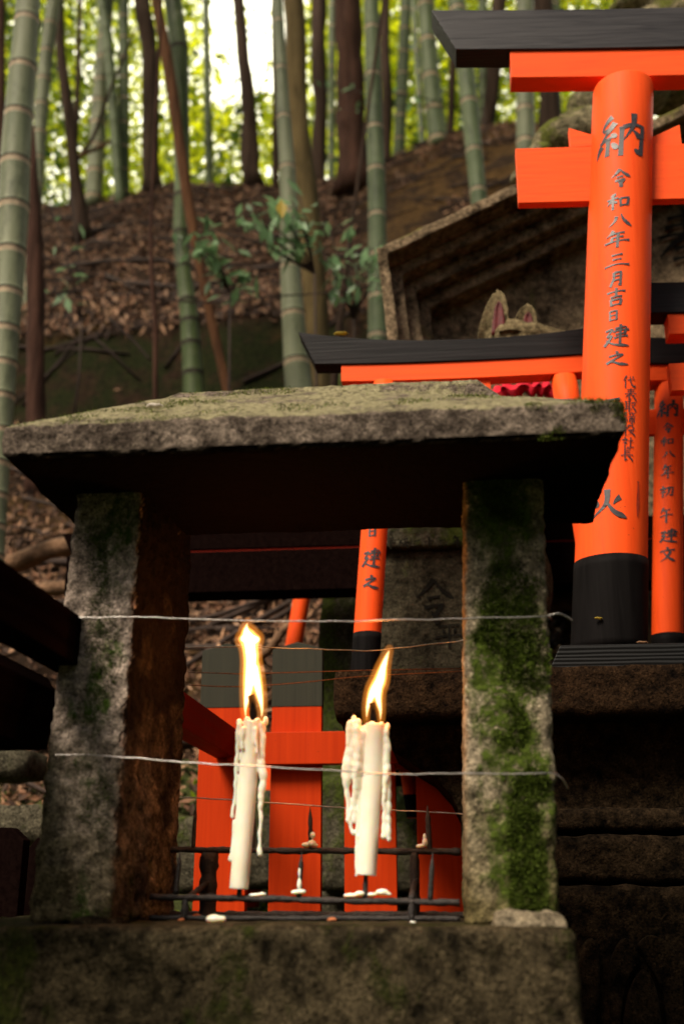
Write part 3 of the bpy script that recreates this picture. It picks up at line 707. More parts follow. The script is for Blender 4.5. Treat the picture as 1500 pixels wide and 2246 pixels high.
B['取'] = "h2,12 52,6|v14,12 14,74|v40,10 40,98|h14,32 40,30|h14,52 40,50|h0,78 50,64|p56,22 94,16 46,90|n56,36 100,92"
B['締'] = "p28,0 8,26 30,26 2,54|h4,54 34,48|v20,54 20,94|p8,64 -2,84|d28,64 38,76|h46,14 96,8|v70,0 70,10|p58,20 52,34|p84,18 76,32|h42,42 98,36|v52,52 52,84|v54,54 88,50 86,84|v70,38 70,100"
B['役'] = "p24,0 2,24|p28,26 0,56|v18,46 18,98|p46,6 32,44|v46,8 76,4 78,32 94,28|p40,52 84,46 30,98|n44,56 100,98"
B['社'] = "d20,2 30,14|p2,28 42,22 0,62|v24,46 24,98|d28,46 42,58|h50,38 94,32|v72,4 70,90|h42,92 100,86"
B['長'] = "v30,4 30,52|h30,6 78,2|h30,22 72,19|h30,37 72,34|h0,56 100,48|v32,54 32,94 50,82|p78,60 58,72|n48,52 100,98"
B['初'] = "d20,2 32,14|p2,28 42,22 0,64|v24,46 24,98|n26,46 44,60|v48,22 94,16 86,88 68,78|p68,22 62,60 38,94"
B['午'] = "p34,2 8,38|h28,24 80,16|h0,58 100,48|v52,22 50,100"
B['文'] = "d46,0 58,14|h6,30 96,20|p70,28 50,66 6,98|n28,34 60,74 100,98"
B['火'] = "d16,32 26,56|p86,28 68,52|p50,0 46,50 2,98|n50,42 70,76 104,98"
B['一'] = "h0,60 50,44 100,40"
B['平'] = "h14,12 86,6|d26,24 34,38|p76,20 66,38|h0,56 100,48|v50,10 50,100"
B['成'] = "h20,24 92,16|p20,24 0,94|v20,48 42,44 40,78 28,70|n54,0 64,54 98,96|p88,36 42,86|d76,2 88,14"
B['二'] = "h18,26 84,20|h0,84 100,76"
B['十'] = "h0,44 100,38|v50,0 50,100"
B['|'] = "n50,0 54,30 48,100|d42,0 58,6"
B['奉'] = "h20,14 82,10|h14,28 88,24|h2,44 98,38|v50,0 48,40|p46,42 0,78|n52,42 100,78|h26,62 74,58|h22,78 80,74|v50,52 50,100"
PROFW = {'h': [.85, .62, .55, .62, 1.05], 'v': [1.0, .75, .75, .8, .9], 'p': [1.1, .95, .7, .4, .08], 'n': [.35, .6, .95, 1.35, .25], 'd': [.3, .8, 1.15, 1.0, .4]}
def glyph_quads(ch, w, h, brush):
    """ribbons in metres around (0,0), y up"""
    out = []
    for st in B[ch].split('|'):
        k, body = st[0], st[1:]
        q = [tuple(float(a) for a in s.split(',')) for s in body.split()]
        sharp = k in 'v' and len(q) > 2
        if sharp:
            pts = []
            for a, b in zip(q, q[1:]): pts += [(a[0] + (b[0] - a[0]) * i / 6, a[1] + (b[1] - a[1]) * i / 6) for i in range(6)]
            pts.append(q[-1])
        else: pts = crom(q, 8)
        if len(q) == 2:   # slight bow
            dx, dy = q[1][0] - q[0][0], q[1][1] - q[0][1]; L = math.hypot(dx, dy)
            bow = {'h': -0.04, 'v': 0.0, 'p': 0.08, 'n': -0.07, 'd': 0.03}[k] * L
            pts = [(x - dy / L * bow * 4 * t * (1 - t), y + dx / L * bow * 4 * t * (1 - t)) for (x, y), t in zip(pts, [i / (len(pts) - 1) for i in range(len(pts))])]
        pr = PROFW[k]; m = len(pts)
        L_, R_ = [], []
        for i, (x, y) in enumerate(pts):
            t = i / (m - 1) * (len(pr) - 1); j = min(int(t), len(pr) - 2); ww = pr[j] + (pr[j + 1] - pr[j]) * (t - j)
            a = pts[max(0, i - 1)]; b = pts[min(m - 1, i + 1)]
            tx, ty = (b[0] - a[0]) * w, -(b[1] - a[1]) * h; l = math.hypot(tx, ty) or 1
            # flat brush held at an angle: strokes down-right are fatter
            ang = abs(math.sin(math.atan2(ty, tx) + 0.35)) * 0.35 + 0.72
            hw = brush * ww * ang / 2
            X, Z = (x - 50) / 100 * w, -(y - 50) / 100 * h
            L_.append((X - ty / l * hw, Z + tx / l * hw)); R_.append((X + ty / l * hw, Z - tx / l * hw))
        for i in range(m - 1): out.append((L_[i], R_[i], R_[i + 1], L_[i + 1]))
    return out

# ---------------------------------------------------------------- torii
class Pillar:
    def __init__(s, pb, pt, rb, rt): s.pb, s.pt, s.rb, s.rt = Vector(pb), Vector(pt), rb, rt
    def ax(s, z):
        t = (z - s.pb.z) / (s.pt.z - s.pb.z); return s.pb.lerp(s.pt, t), s.rb + (s.rt - s.rb) * t
    def tube(s, z0, z1, dome=0.0, grow=0, seg=48):
        bm = bmesh.new(); secs = []
        n = 10
        for i in range(n + 1):
            z = z0 + (z1 - z0) * i / n; c, r = s.ax(z); secs.append((c, r + grow))
        if dome:
            for a in (0.4, 0.75, 1.0):
                c, r = s.ax(z1 + dome * math.sin(a * math.pi / 2)); secs.append((c, (r + grow) - dome * (1 - math.cos(a * math.pi / 2))))
        rings = []
        for c, r in secs:
            rings.append([bm.verts.new((c.x + r * math.cos(2 * math.pi * k / seg), c.y + r * math.sin(2 * math.pi * k / seg), c.z)) for k in range(seg)])
        for a, b in zip(rings, rings[1:]):
            for k in range(seg):
                f = bm.faces.new((a[k], a[(k + 1) % seg], b[(k + 1) % seg], b[k])); f.smooth = True
        bm.faces.new(list(reversed(rings[0]))); bm.faces.new(rings[-1]); return bm
    def on(s, u, v):
        """where the sight line through (u, v) meets the front of the pillar -> (arc, z)"""
        Y = s.pb.y - s.rb
        for _ in range(12):
            p = P(u, v, Y); c, r = s.ax(p.z); dx = max(-r * .98, min(r * .98, p.x - c.x)); Y = c.y - math.sqrt(r * r - dx * dx)
        return math.asin(dx / r) * r, p.z, mpp(p)
    def letters(s, items, brush_k=0.17, lift=0.0006):
        vs, fs = [], []
        for it in items:
            ch, u, v, w, h = it[:5]
            bk = it[5] if len(it) > 5 else brush_k
            s0, z0, m = s.on(u, v)
            # vertical foreshortening of the upward view
            kz = 1 / math.cos(math.atan2(z0, s.pb.y) ) ; kz = 1 + (kz - 1) * 0.75
            for quad in glyph_quads(ch, w * m * 1.02, h * m * kz, bk * min(w, h) * m + 0.0006):
                i = len(vs)
                for (a, b) in quad:
                    z = z0 + b; c, r = s.ax(z); an = (s0 + a) / r; rr = r + lift + 0.000004 * (len(vs) % 97)
                    vs.append((c.x + rr * math.sin(an), c.y - rr * math.cos(an), z))
                fs.append((i, i + 1, i + 2, i + 3))
        return mesh(vs, fs)
def skewbeam(x0t, x1t, x0b, x1b, yc, d, z0, z1, xs, tan, curve=0.0, L=1.0, n=24, curve_top=None):
    """beam along X; ends slanted (top x / bottom x); Y shifts with tan away from xs; bowed up at the ends"""
    bm = bmesh.new(); rings = []
    xc = (x0t + x1t) / 2
    for i in range(n + 1):
        t = i / n; xt = x0t + (x1t - x0t) * t; xb = x0b + (x1b - x0b) * t
        r = []
        for x, z, s in ((xb, z0, -1), (xb, z0, 1), (xt, z1, 1), (xt, z1, -1)):
            q = (x - xc) / L; ct = curve if (z == z0 or curve_top is None) else curve_top
            r.append(bm.verts.new((x, yc + (x - xs) * tan + s * d / 2, z + ct * abs(q) ** 2.2)))
        rings.append(r)
    for a, b in zip(rings, rings[1:]):
        for k in range(4): bm.faces.new((a[k], b[k], b[(k + 1) % 4], a[(k + 1) % 4]))
    bm.faces.new(rings[0]); bm.faces.new(list(reversed(rings[-1])))
    bmesh.ops.recalc_face_normals(bm, faces=bm.faces); return bm
gTo = 'votive torii gates on the stone platform'

PLAT_Y = 1.36
PLAT_Z = P(1300, 1457, PLAT_Y).z
# --- big torii
Y1 = 1.45
def big_torii():
    pl = Pillar(P(1342, 1412, Y1 - .04), P(1372, 148, Y1 - .03), 0.0485, 0.0462)
    pl.pb.y = Y1; pl.pt.y = Y1
    zb = P(1342, 1413, 1.385).z; pl.pb.z = zb
    t = thing('torii_gate', (pl.pb.x, Y1, PLAT_Z), 'large vermilion torii in front, its round post brush-lettered, black foot on a black plank', 'torii gate', gTo)
    zf = P(1342, 1213, Y1 - .048).z; ztop = P(1372, 150, Y1 - .046).z
    span = 0.80; tan = math.tan(R(3.0)); xs = pl.pb.x
    p = obj('pillar', pl.tube(zb, ztop - 0.005, 0.005), M['verm_z'], t)
    obj('black_foot', pl.tube(zb + .0005, zf, 0, 0.0012), M['black_z'], p, bevel=0)
    pr = Pillar((pl.pb.x + span, Y1 + span * tan, zb), (pl.pt.x + span - 0.05, Y1 + span * tan, pl.pt.z), 0.0485, 0.0462)
    p2 = obj('pillar', pr.tube(zb, ztop - 0.005, 0.005), M['verm_z'], t)
    obj('black_foot', pr.tube(zb + .0005, zf, 0, 0.0012), M['black_z'], p2)
    L = 0.75
    yk = Y1
    a, b = P(945, 24, yk - .02), P(1000, 118, yk - .02)
    xr = 2 * (pl.pb.x + span / 2 + .01)
    zk1 = P(1250, 26, yk - .02).z; zk0 = P(1250, 112, yk - .02).z
    k = skewbeam(a.x, xr - a.x, b.x, xr - b.x, yk, 0.043, zk0, zk1, xs, tan, 0.018, L, 24, 0.02)
    obj('top_lintel', k, M['black'], t, bevel=0.0012)
    a = P(1117, 118, yk - .016); zs0 = P(1200, 178, yk - .016).z
    obj('second_lintel', skewbeam(a.x, xr - a.x, a.x, xr - a.x, yk, 0.035, zs0, zk0 - .0005, xs, tan, 0.018, L), M['verm'], t, bevel=0.001)
    yn = Y1
    a = P(1129, 326, yn - .008); zn1 = P(1200, 325, yn - .008).z; zn0 = P(1200, 445, yn - .008).z
    obj('tie_beam', skewbeam(a.x, xr - a.x, a.x, xr - a.x, yn, 0.016, zn0, zn1, xs, tan, 0, L), M['verm'], t, bevel=0.001)
    # wedges on the tie beam, either side of each post
    for px in (pl.pt.x - 0.006, pr.pt.x):
        for s in (-1, 1):
            bm = bmesh.new(); x0, x1 = px + s * 0.085, px + s * 0.030
            yy = yn + 0.001 + (x0 - xs) * tan
            pr_ = [(x0, zn1 + .0005), (x1, zn1 + .0005), (x1, zn1 + 0.012), (x0, zn1 + 0.037)]
            f = [bm.verts.new((x, yy - 0.007, z)) for x, z in pr_]; g = [bm.verts.new((x, yy + 0.007, z)) for x, z in pr_]
            bm.faces.new(f); bm.faces.new(list(reversed(g)))
            for i in range(4): bm.faces.new((f[i], g[i], g[(i + 1) % 4], f[(i + 1) % 4]))
            bmesh.ops.recalc_face_normals(bm, faces=bm.faces); obj('wedge', bm, M['verm'], t, bevel=0.0008)
    q0, q1 = P(1205, 1452, 1.385), P(1228, 1413, 1.385)
    obj('base_plank', skewbeam(q1.x, xr - q1.x, q0.x, xr - q0.x, 1.45, 0.13, PLAT_Z + .0006, zb, xs, 0.0), M['black_ring'], t, bevel=0.001)
    items = [('納', 1363, 298, 104, 94, .125), ('令', 1359, 391, 44, 42, .16), ('和', 1355, 442, 47, 36), ('八', 1359, 483, 48, 32, .2), ('年', 1352, 524, 52, 38), ('三', 1352, 571, 52, 30, .19),
             ('月', 1352, 612, 32, 34, .17), ('吉', 1350, 652, 42, 42, .14), ('日', 1344, 693, 26, 24, .17), ('建', 1352, 737, 52, 48, .12), ('之', 1351, 786, 50, 32, .19),
             ('代', 1379, 838, 27, 28, .085), ('表', 1382, 866, 27, 28, .085), ('取', 1381, 892, 27, 26, .085), ('締', 1379, 917, 29, 27, .085), ('役', 1379, 944, 28, 26, .085), ('社', 1376, 971, 27, 26, .085), ('長', 1374, 998, 27, 28, .085),
             ('一', 1335, 880, 44, 26, .3), ('火', 1330, 1106, 78, 66, .17)]
    obj('brush_lettering', pl.letters(items), M['ink'], p)
    obj('paint_drip', pl.letters([('|', 1397, 1095, 14, 80, .35)]), M['drip'], p)
big_torii()

def small_torii(label, Y, pb, pt, r, span_x, kas, kz, shi, sz, nuki=None, foot_v=None, letters=None, xr_pillar=None, curve=0.02, dk=0.04, zbase=None, strut=None, cb=.8):
    """pb, pt: (u, v) of the visible post's axis; kas: (top-left u, bottom-left u); kz: v of top & bottom at reference u"""
    zb = PLAT_Z if zbase is None else zbase
    B_, T_ = P(pb[0], pb[1], Y), P(pt[0], pt[1], Y)
    pl = Pillar(B_, T_, r, r * 0.97)
    c, _ = pl.ax(zb); d = T_ - B_
    uref = kas[2]
    zk1, zk0 = P(uref, kz[0], Y - dk / 2).z, P(uref, kz[1], Y - dk / 2).z
    zs0 = P(uref, sz, Y - dk / 2).z
    t = thing('torii_gate', (c.x, Y, zb), label, 'torii gate', gTo)
    p = obj('pillar', pl.tube(zb, zs0 + .003), M['verm_z'], t)
    if foot_v:
        obj('black_foot', pl.tube(zb + .0005, P(pb[0], foot_v, Y - r).z, 0, 0.0007), M['black_z'], p)
    xm = c.x + span_x / 2
    pr = Pillar((2 * xm - B_.x, Y, B_.z), (2 * xm - T_.x, Y, T_.z), r, r * 0.97)
    p2 = obj('pillar', pr.tube(zb, zs0), M['verm_z'], t)
    if foot_v: obj('black_foot', pr.tube(zb + .0005, P(pb[0], foot_v, Y - r).z, 0, 0.0007), M['black_z'], p2)
    xt, xb = P(kas[0], kz[0], Y - dk / 2).x, P(kas[1], kz[1], Y - dk / 2).x
    L = xm - xt
    obj('top_lintel', skewbeam(xt, 2 * xm - xt, xb, 2 * xm - xb, Y, dk, zk0, zk1, xm, 0.0, curve * cb, L, 28, curve), M['black_dk'], t, bevel=0.001)
    xs_ = P(shi, kz[1], Y - dk / 2).x
    obj('second_lintel', skewbeam(xs_, 2 * xm - xs_, xs_, 2 * xm - xs_, Y, dk * 0.82, zs0, zk0 - .0004, xm, 0.0, curve * cb, L, 28), M['verm'], t, bevel=0.0008)
    if nuki:
        xn = P(nuki[0], nuki[1], Y).x; z1, z0 = P(nuki[0], nuki[1], Y).z, P(nuki[0], nuki[2], Y).z
        dn = nuki[3] if len(nuki) > 3 else 0.012
        obj('tie_beam', skewbeam(xn, 2 * xm - xn, xn, 2 * xm - xn, Y - (nuki[4] if len(nuki) > 4 else 0), dn, z0, z1, xm, 0.0), M['verm'], t, bevel=0.0008)
        if strut:
            bm = bmesh.new(); box(bm, xm - strut + .012, xm + strut + .012, Y - .008, Y + .008, z1 + .0004, zs0 - .0004)
            obj('centre_strut', bm, M['verm_z'], t)
    if letters: obj('brush_lettering', pl.letters(letters), M['ink'], p)
    return t
sx = P(1258, 830, 1.62).x - P(843, 830, 1.62).x + 2 * (P(843, 830, 1.62).x - P(807, 1383, 1.62).x)
small_torii('middle torii with long curved black lintel behind the stone lantern', 1.62, (806, 1383), (843, 830), 0.0208, sx, (654, 690, 1050), (742, 789), 748, 826,
            (770, 940, 990), 1383, [('日', 816, 1166, 22, 24, .2), ('建', 815, 1224, 40, 42, .13), ('之', 813, 1276, 38, 30, .2)], curve=0.027, strut=0.015, dk=0.036, cb=.25)
small_torii('slim torii at the right edge, its lettered post behind the large one', 1.72, (1463, 1385), (1466, 860), 0.0242, 0.52, (1380, 1400, 1500), (745, 801), 1400, 836,
            (1400, 902, 956), 1386, [('納', 1464, 897, 46, 38, .15), ('令', 1464, 939, 24, 24, .15), ('和', 1462, 968, 27, 20, .15), ('八', 1466, 996, 28, 18, .2), ('年', 1463, 1034, 26, 32, .14), ('初', 1461, 1078, 30, 26, .14),
             ('午', 1460, 1130, 26, 34, .15), ('建', 1466, 1175, 38, 30, .13), ('文', 1462, 1216, 34, 32, .15)], curve=0.01, dk=0.05)
small_torii('torii cut by the right edge, its lintel higher than the slim one', 1.56, (1585, 1385), (1580, 860), 0.0215, 0.5, (1388, 1415, 1500), (622, 688), 1464, 733,
            (1462, 806, 866, 0.02, 0.004), 1386, curve=0.006, dk=0.04)

# --- shadowed long torii beams behind
def shadow_torii():
    Y = 1.98
    a = P(148, 1168, Y); b = P(1700, 1168, Y)
    z = lambda v: P(700, v, Y).z
    zg = PLAT_Z
    t = thing('torii_gate', (a.x + .1, Y, H(a.x + .1, Y)), 'low wide torii in deep shade, long black and red lintels running behind everything', 'torii gate', gTo)
    obj('top_lintel', skewbeam(a.x, b.x, a.x + .02, b.x - .02, Y, 0.05, z(1206), z(1162), a.x, 0.0), M['shaded_wood'], t, bevel=0.001)
    obj('second_lintel', skewbeam(a.x + .03, b.x - .03, a.x + .03, b.x - .03, Y, 0.044, z(1218), z(1206) - .0004, a.x, 0.0), M['verm_shaded'], t, bevel=0.001)
    obj('lower_board', skewbeam(a.x + .02, b.x - .02, a.x + .02, b.x - .02, Y - .01, 0.07, z(1306), z(1218) - .0004, a.x, 0.0), M['shaded_wood'], t, bevel=0.001)
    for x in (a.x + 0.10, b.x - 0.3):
        pl = Pillar((x, Y + .02, H(x, Y)), (x + 0.01, Y + .02, z(1300)), 0.022, 0.021); obj('pillar', pl.tube(H(x, Y) - .02, z(1306) - .0005), M['verm_shaded'], t)
shadow_torii()
def post_torii(label, Y, pts, wpx, foot=None, bar=None):
    a, b = P(*pts[0], Y), P(*pts[1], Y); r = wpx * mpp(a) / 2
    zg = H(b.x, Y); d = (b - a); 
    if foot is None: g = a + d * ((zg - a.z) / d.z)
    else: g = b + d * 0.3
    pl = Pillar(g, a, r, r * .95)
    t = thing('torii_gate', g, label, 'torii gate', gTo)
    p = obj('pillar', pl.tube(g.z, a.z), M['verm_z'], t)
    if foot: obj('black_foot', pl.tube(g.z + .0005, P(pts[1][0], foot, Y - r).z, 0, 0.0008), M['black_z'], p)
    s = 0.32
    pr = Pillar(g + Vector((s, 0.0, 0)), a + Vector((s - .03, 0.0, 0)), r, r * .95)
    p2 = obj('pillar', pr.tube(g.z, a.z), M['verm_z'], t)
    z = a.z
    obj('top_lintel', skewbeam(a.x - .1, a.x + s + .07, a.x - .08, a.x + s + .05, Y, .03, z + .022, z + .05, a.x, 0.0, .01, .3), M['black'], t, bevel=.001)
    obj('second_lintel', skewbeam(a.x - .07, a.x + s + .04, a.x - .07, a.x + s + .04, Y, .026, z, z + .0216, a.x, 0.0, .01, .3), M['verm'], t, bevel=.001)
    if bar: obj('tie_beam', skewbeam(a.x - .05, a.x + s + .02, a.x - .05, a.x + s + .02, Y, .012, P(pts[0][0], bar[1], Y).z, P(pts[0][0], bar[0], Y).z, a.x, 0.0), M['verm'], t)
    return t
post_torii('far torii with a leaning post above the second fence board', 2.16, ((674, 1240), (640, 1440)), 38)
post_torii('little torii low down between the fence boards and the dark pedestal', 1.86, ((893, 1690), (906, 1770)), 34, 1742)

# ---------------------------------------------------------------- stone lantern (candle shelter)
Yf = 0.90
def moss_on(o, parent, mask, n, L0, L1, mats, seed, up=False):
    me = o.data; rg = random.Random(seed); pts = []; ps = me.polygons
    cand = [p for p in ps if (p.normal.z > .6 if up else p.normal.y < -.6)]
    tries = 0
    while len(pts) < n and tries < n * 30:
        tries += 1; p = cand[rg.randrange(len(cand))]; c = p.center
        if mask(c) < rg.random(): continue
        j = Vector((rg.uniform(-1, 1), rg.uniform(-1, 1), rg.uniform(-1, 1)))
        c = c + j * .0016; d = (p.normal * 1.0 + Vector((rg.uniform(-1, 1), rg.uniform(-1, 1), rg.uniform(-.6, 1))) * .8).normalized()
        nr = d.cross(j).normalized(); L = rg.uniform(L0, L1)
        pts.append((c + d * L * .3, d, nr, L, L * .38, rg.choice((0, 0, 1, 2))))
    m = obj('moss', leaf_quads(pts, 3), mats, parent, loc=(0, 0, 0)); m['kind'] = 'stuff'; return m
def lantern():
    zt = P(600, 2032, 0.85).z              # top of the base block
    t = thing('stone_lantern', (P(640, 2000, 1.0).x, 1.0, -1.12), 'mossy stone candle shelter with a heavy slab roof on two upright stones', 'stone lantern')
    # base
    xr = P(1268, 2100, 0.85).x; xl = P(-260, 2040, 0.85).x
    zb = zt - 0.20
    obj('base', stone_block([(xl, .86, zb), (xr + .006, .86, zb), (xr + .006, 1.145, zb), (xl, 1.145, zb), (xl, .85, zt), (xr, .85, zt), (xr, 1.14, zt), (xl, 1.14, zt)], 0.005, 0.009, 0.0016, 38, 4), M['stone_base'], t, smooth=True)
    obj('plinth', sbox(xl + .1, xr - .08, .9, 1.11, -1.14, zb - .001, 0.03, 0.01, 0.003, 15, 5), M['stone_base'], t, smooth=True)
    # left wall stone
    f = lambda u, v, Y: P(u, v, Y)
    zu = P(700, 975, 0.81).z - 0.002       # underside of the roof
    def col_(ul_b, ur_b, ul_t, ur_t, inner_back_b, inner_back_t, Yb, side):
        bl, br = f(ul_b, 2000, Yf), f(ur_b, 2000, Yf); tl, tr = f(ul_t, 1075, Yf), f(ur_t, 1075, Yf)
        def ext(a, b, z): return a + (b - a) * ((z - a.z) / (b.z - a.z))
        L0, L1, R0, R1 = ext(bl, tl, zt - .001), ext(bl, tl, zu + .01), ext(br, tr, zt - .001), ext(br, tr, zu + .01)
        return L0, R0, L1, R1
    L0, R0, L1, R1 = col_(62, 246, 168, 315, 0, 0, 1.1, -1)
    ib0, ib1 = P(386, 1990, 1.09), P(428, 1200, 1.06)
    IB0 = Vector((ib0.x, 1.09, zt - .001)); IB1 = Vector((ib1.x, 1.05, zu + .01))
    c = [L0, R0, IB0, Vector((L0.x + .01, 1.09, zt - .001)), L1, R1, IB1, Vector((L1.x + .01, 1.05, zu + .01))]
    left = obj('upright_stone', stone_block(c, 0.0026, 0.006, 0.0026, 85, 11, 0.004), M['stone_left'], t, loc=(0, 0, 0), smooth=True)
    left['label'] = 'pale rough left upright, its inner face lit orange'
    L0, R0, L1, R1 = col_(1022, 1226, 1016, 1190, 0, 0, 1.1, 1)
    c = [L0, R0, Vector((R0.x + .004, 1.09, zt)), Vector((L0.x - .001, 1.09, zt)), L1, R1, Vector((R1.x + .004, 1.05, zu + .01)), Vector((L1.x + .002, 1.05, zu + .01))]
    right = obj('upright_stone', stone_block(c, 0.0026, 0.006, 0.0026, 85, 23, 0.004), M['stone_right'], t, loc=(0, 0, 0), smooth=True)
    right['label'] = 'right upright with a broad band of green moss'
    MM = [M['moss1'], M['moss2'], M['moss3']]
    def bm_(c, x0, w, th, k):
        v = fbm((c.x + 3.1, c.y, c.z * .7 + k), 28, 3) + 1.15 * max(0, 1 - abs(c.x - x0) / w) - th
        return max(0, min(1, v * 5))
    moss_on(right, right, lambda c: bm_(c, XR_ + .002, .040, .62, 2), 30000, .0012, .0032, MM, 3)
    moss_on(left, left, lambda c: bm_(c, XL + .006 - .10 * (c.z - .15), .026, .92, 7), 6000, .001, .0028, MM, 5)
    a, b = P(1080, 2030, .885), P(1236, 2002, .885)
    obj('mortar', stone_block([(a.x, .878, zt - .002), (b.x + .004, .878, zt - .002), (b.x + .004, .93, zt - .002), (a.x, .93, zt - .002), (a.x + .002, .884, zt + .011), (b.x - .002, .884, zt + .009), (b.x - .002, .93, zt + .009), (a.x + .002, .93, zt + .011)], 0.0025, 0.003, 0.0035, 90, 31), M['mortar'], t, smooth=True)
    a, b = P(150, 2010, .89), P(262, 2000, .89)
    obj('mortar', stone_block([(a.x, .888, zt - .002), (b.x, .888, zt - .002), (b.x, .93, zt - .002), (a.x, .93, zt - .002), (a.x + .002, .892, zt + .005), (b.x - .002, .892, zt + .004), (b.x - .002, .93, zt + .005), (a.x + .002, .93, zt + .006)], 0.003, 0.002, 0.003, 90, 37), M['stone_base'], t, smooth=True)
    # roof: slab with sloping top, built as a displaced loft
    yb = 1.035
    fl, fr = P(6, 984, .81), P(1376, 958, .81); z0 = zu
    flt, frt = P(4, 915, .81), P(1379, 893, .81); z1 = (flt.z + frt.z) / 2 + .001
    r0, r1 = P(385, 868, .915), P(1052, 852, .915)
    pk0, pk1 = P(380, 858, .915), P(1050, 843, .915); z2 = P(720, 843, .935).z
    NX, bm = 150, bmesh.new()
    prof = []      # (y, z, inset) around the section
    def lerp(a, b, t): return a + (b - a) * t
    sec = [(.835, z0, .022), (.813, z0 + .0005, .002)]
    sec = []
    def seg(a, b, n):
        for i in range(n): sec.append(tuple(lerp(p, q, i / n) for p, q in zip(a, b)))
    xl, xr = fl.x, fr.x
    eL, eR = P(366, 870, .925).x - xl, xr - P(1095, 864, .925).x
    fL, fR = P(392, 858, .93).x - xl, xr - P(1048, 846, .93).x
    z2 = P(720, 845, .93).z; ze = P(366, 873, .925).z
    A = (.8135, z0, .004, .004); Bp = (.81, z0 + .004, .0, 0.); C_ = (.81, z1 - .004, .0, 0.); D = (.814, z1, .004, .004, 0.); E = (.924, ze, eL, eR, P(1095, 868, .924).z - ze); F = (.932, z2, fL, fR); G = (yb - .03, z2, fL, fR); Hh = (yb, z2 - .009, fL, fR); I = (yb + .004, z1 - .004, .004, .004); J = (yb, z0 + .004, .0, 0.); K = (yb - .006, z0, .004, .004)
    A, Bp, C_, F, G, Hh, I, J, K = [q + (0.,) for q in (A, Bp, C_, F, G, Hh, I, J, K)]
    for a, b, n in ((A, Bp, 2), (Bp, C_, 9), (C_, D, 2), (D, E, 24), (E, F, 3), (F, G, 10), (G, Hh, 2), (Hh, I, 14), (I, J, 8), (J, K, 2), (K, A, 30)): seg(a, b, n)
    sec = [(a, b, (c_, d_, e_)) for a, b, c_, d_, e_ in sec]
    rows = []
    for (y, z, ins) in sec:
        row = []
        for i in range(NX + 1):
            x = lerp(xl + ins[0], xr - ins[1], i / NX)
            row.append(Vector((x, y, z + ins[2] * max(0, i / NX - .5) * 2)))
        rows.append(row)
    cen = Vector(((xl + xr) / 2, .92, (z0 + z1) / 2))
    vr = []
    for k, row in enumerate(rows):
        a, b = rows[k - 1][0], rows[(k + 1) % len(rows)][0]; tz = Vector((0, b.y - a.y, b.z - a.z)).normalized(); nr = Vector((0, -tz.z, tz.y)) * -1
        if nr.dot(row[0] - cen) < 0 and abs(nr.z) > .5: nr = -nr
        o = []
        for i, p in enumerate(row):
            ridge = 1.0
            h = 0.0007 * fbm(p, 80, 4) + 0.0009 * fbm(p, 12, 3)
            q = p + nr * h
            if i in (0, NX): q.x += 0.002 * fbm(p, 40, 3)
            o.append(bm.verts.new(q))
        vr.append(o)
    nrow = len(vr)
    for k in range(nrow):
        for i in range(NX):
            f_ = bm.faces.new((vr[k][i], vr[k][i + 1], vr[(k + 1) % nrow][i + 1], vr[(k + 1) % nrow][i])); f_.smooth = True
    # end caps
    for i in (0, NX):
        c_ = bm.verts.new(Vector((vr[0][i].co.x + (-.0 if i == 0 else .0), .92, (z0 + z1) / 2)))
        for k in range(nrow): bm.faces.new((vr[k][i], vr[(k + 1) % nrow][i], c_))
    bmesh.ops.recalc_face_normals(bm, faces=bm.faces)
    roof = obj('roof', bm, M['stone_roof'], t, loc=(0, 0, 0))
    moss_on(roof, roof, lambda c: max(0, min(1, (fbm((c.x, c.y + 2, c.z), 22, 3) + 2.2 * (abs(c.x - .0 + .06) - .19)) * 4)) , 7000, .001, .0026, [M['moss2'], M['moss3'], M['moss4']], 9, up=True)
    moss_on(roof, roof, lambda c: max(0, min(1, (fbm((c.x, c.y + 2, c.z), 30, 3) + 5 * (c.x - .13)) * 4)), 3500, .001, .0026, [M['moss1'], M['moss2'], M['moss4']], 10)
    return zt
ZT = lantern()
# curled dead leaf on the roof
def small_leaf(name, uv, Y, L, label, mat, dz=0.0):
    c = P(uv[0], uv[1], Y); bm = bmesh.new(); n = 6; rows = []
    for i in range(n + 1):
        t = i / n - 0.5; w = L * 0.22 * math.sqrt(max(0.01, 1 - (2 * t) ** 2))
        rows.append([bm.verts.new(c + Vector((t * L, s * w, abs(s) * w * 0.7 + t * t * L * 0.5 + .002 * noise.noise(Vector((t * 9, s, 0)))))) for s in (-1, 0, 1)])
    for a, b in zip(rows, rows[1:]):
        for k in range(2): bm.faces.new((a[k], b[k], b[k + 1], a[k + 1]))
    o = obj(name, bm, mat, loc=c, smooth=True); s = o.modifiers.new('s', 'SOLIDIFY'); s.thickness = 0.0008
    tag(o, label, 'leaf'); return o
M['pale_leaf'] = plain('bleached_leaf', (0.62, 0.55, 0.50), 0.7, 0.2, 90, 0.25)
small_leaf('dead_leaf', (340, 893), 0.845, 0.014, 'small pale curled leaf lying on the lantern roof', M['pale_leaf'])
small_leaf('dead_leaf', (1312, 1357), 1.400, 0.01, 'tiny orange leaf scrap clinging to the big black pillar foot', M['leaf_yellow'])
small_leaf('dead_leaf', (1408, 1411), 1.392, 0.014, 'small brown leaf on the black plank beside the big pillar', M['litter2'])
small_leaf('dead_leaf', (748, 735), 1.605, 0.024, 'yellowish leaf on the left end of the middle torii lintel', M['leaf_yellow'])

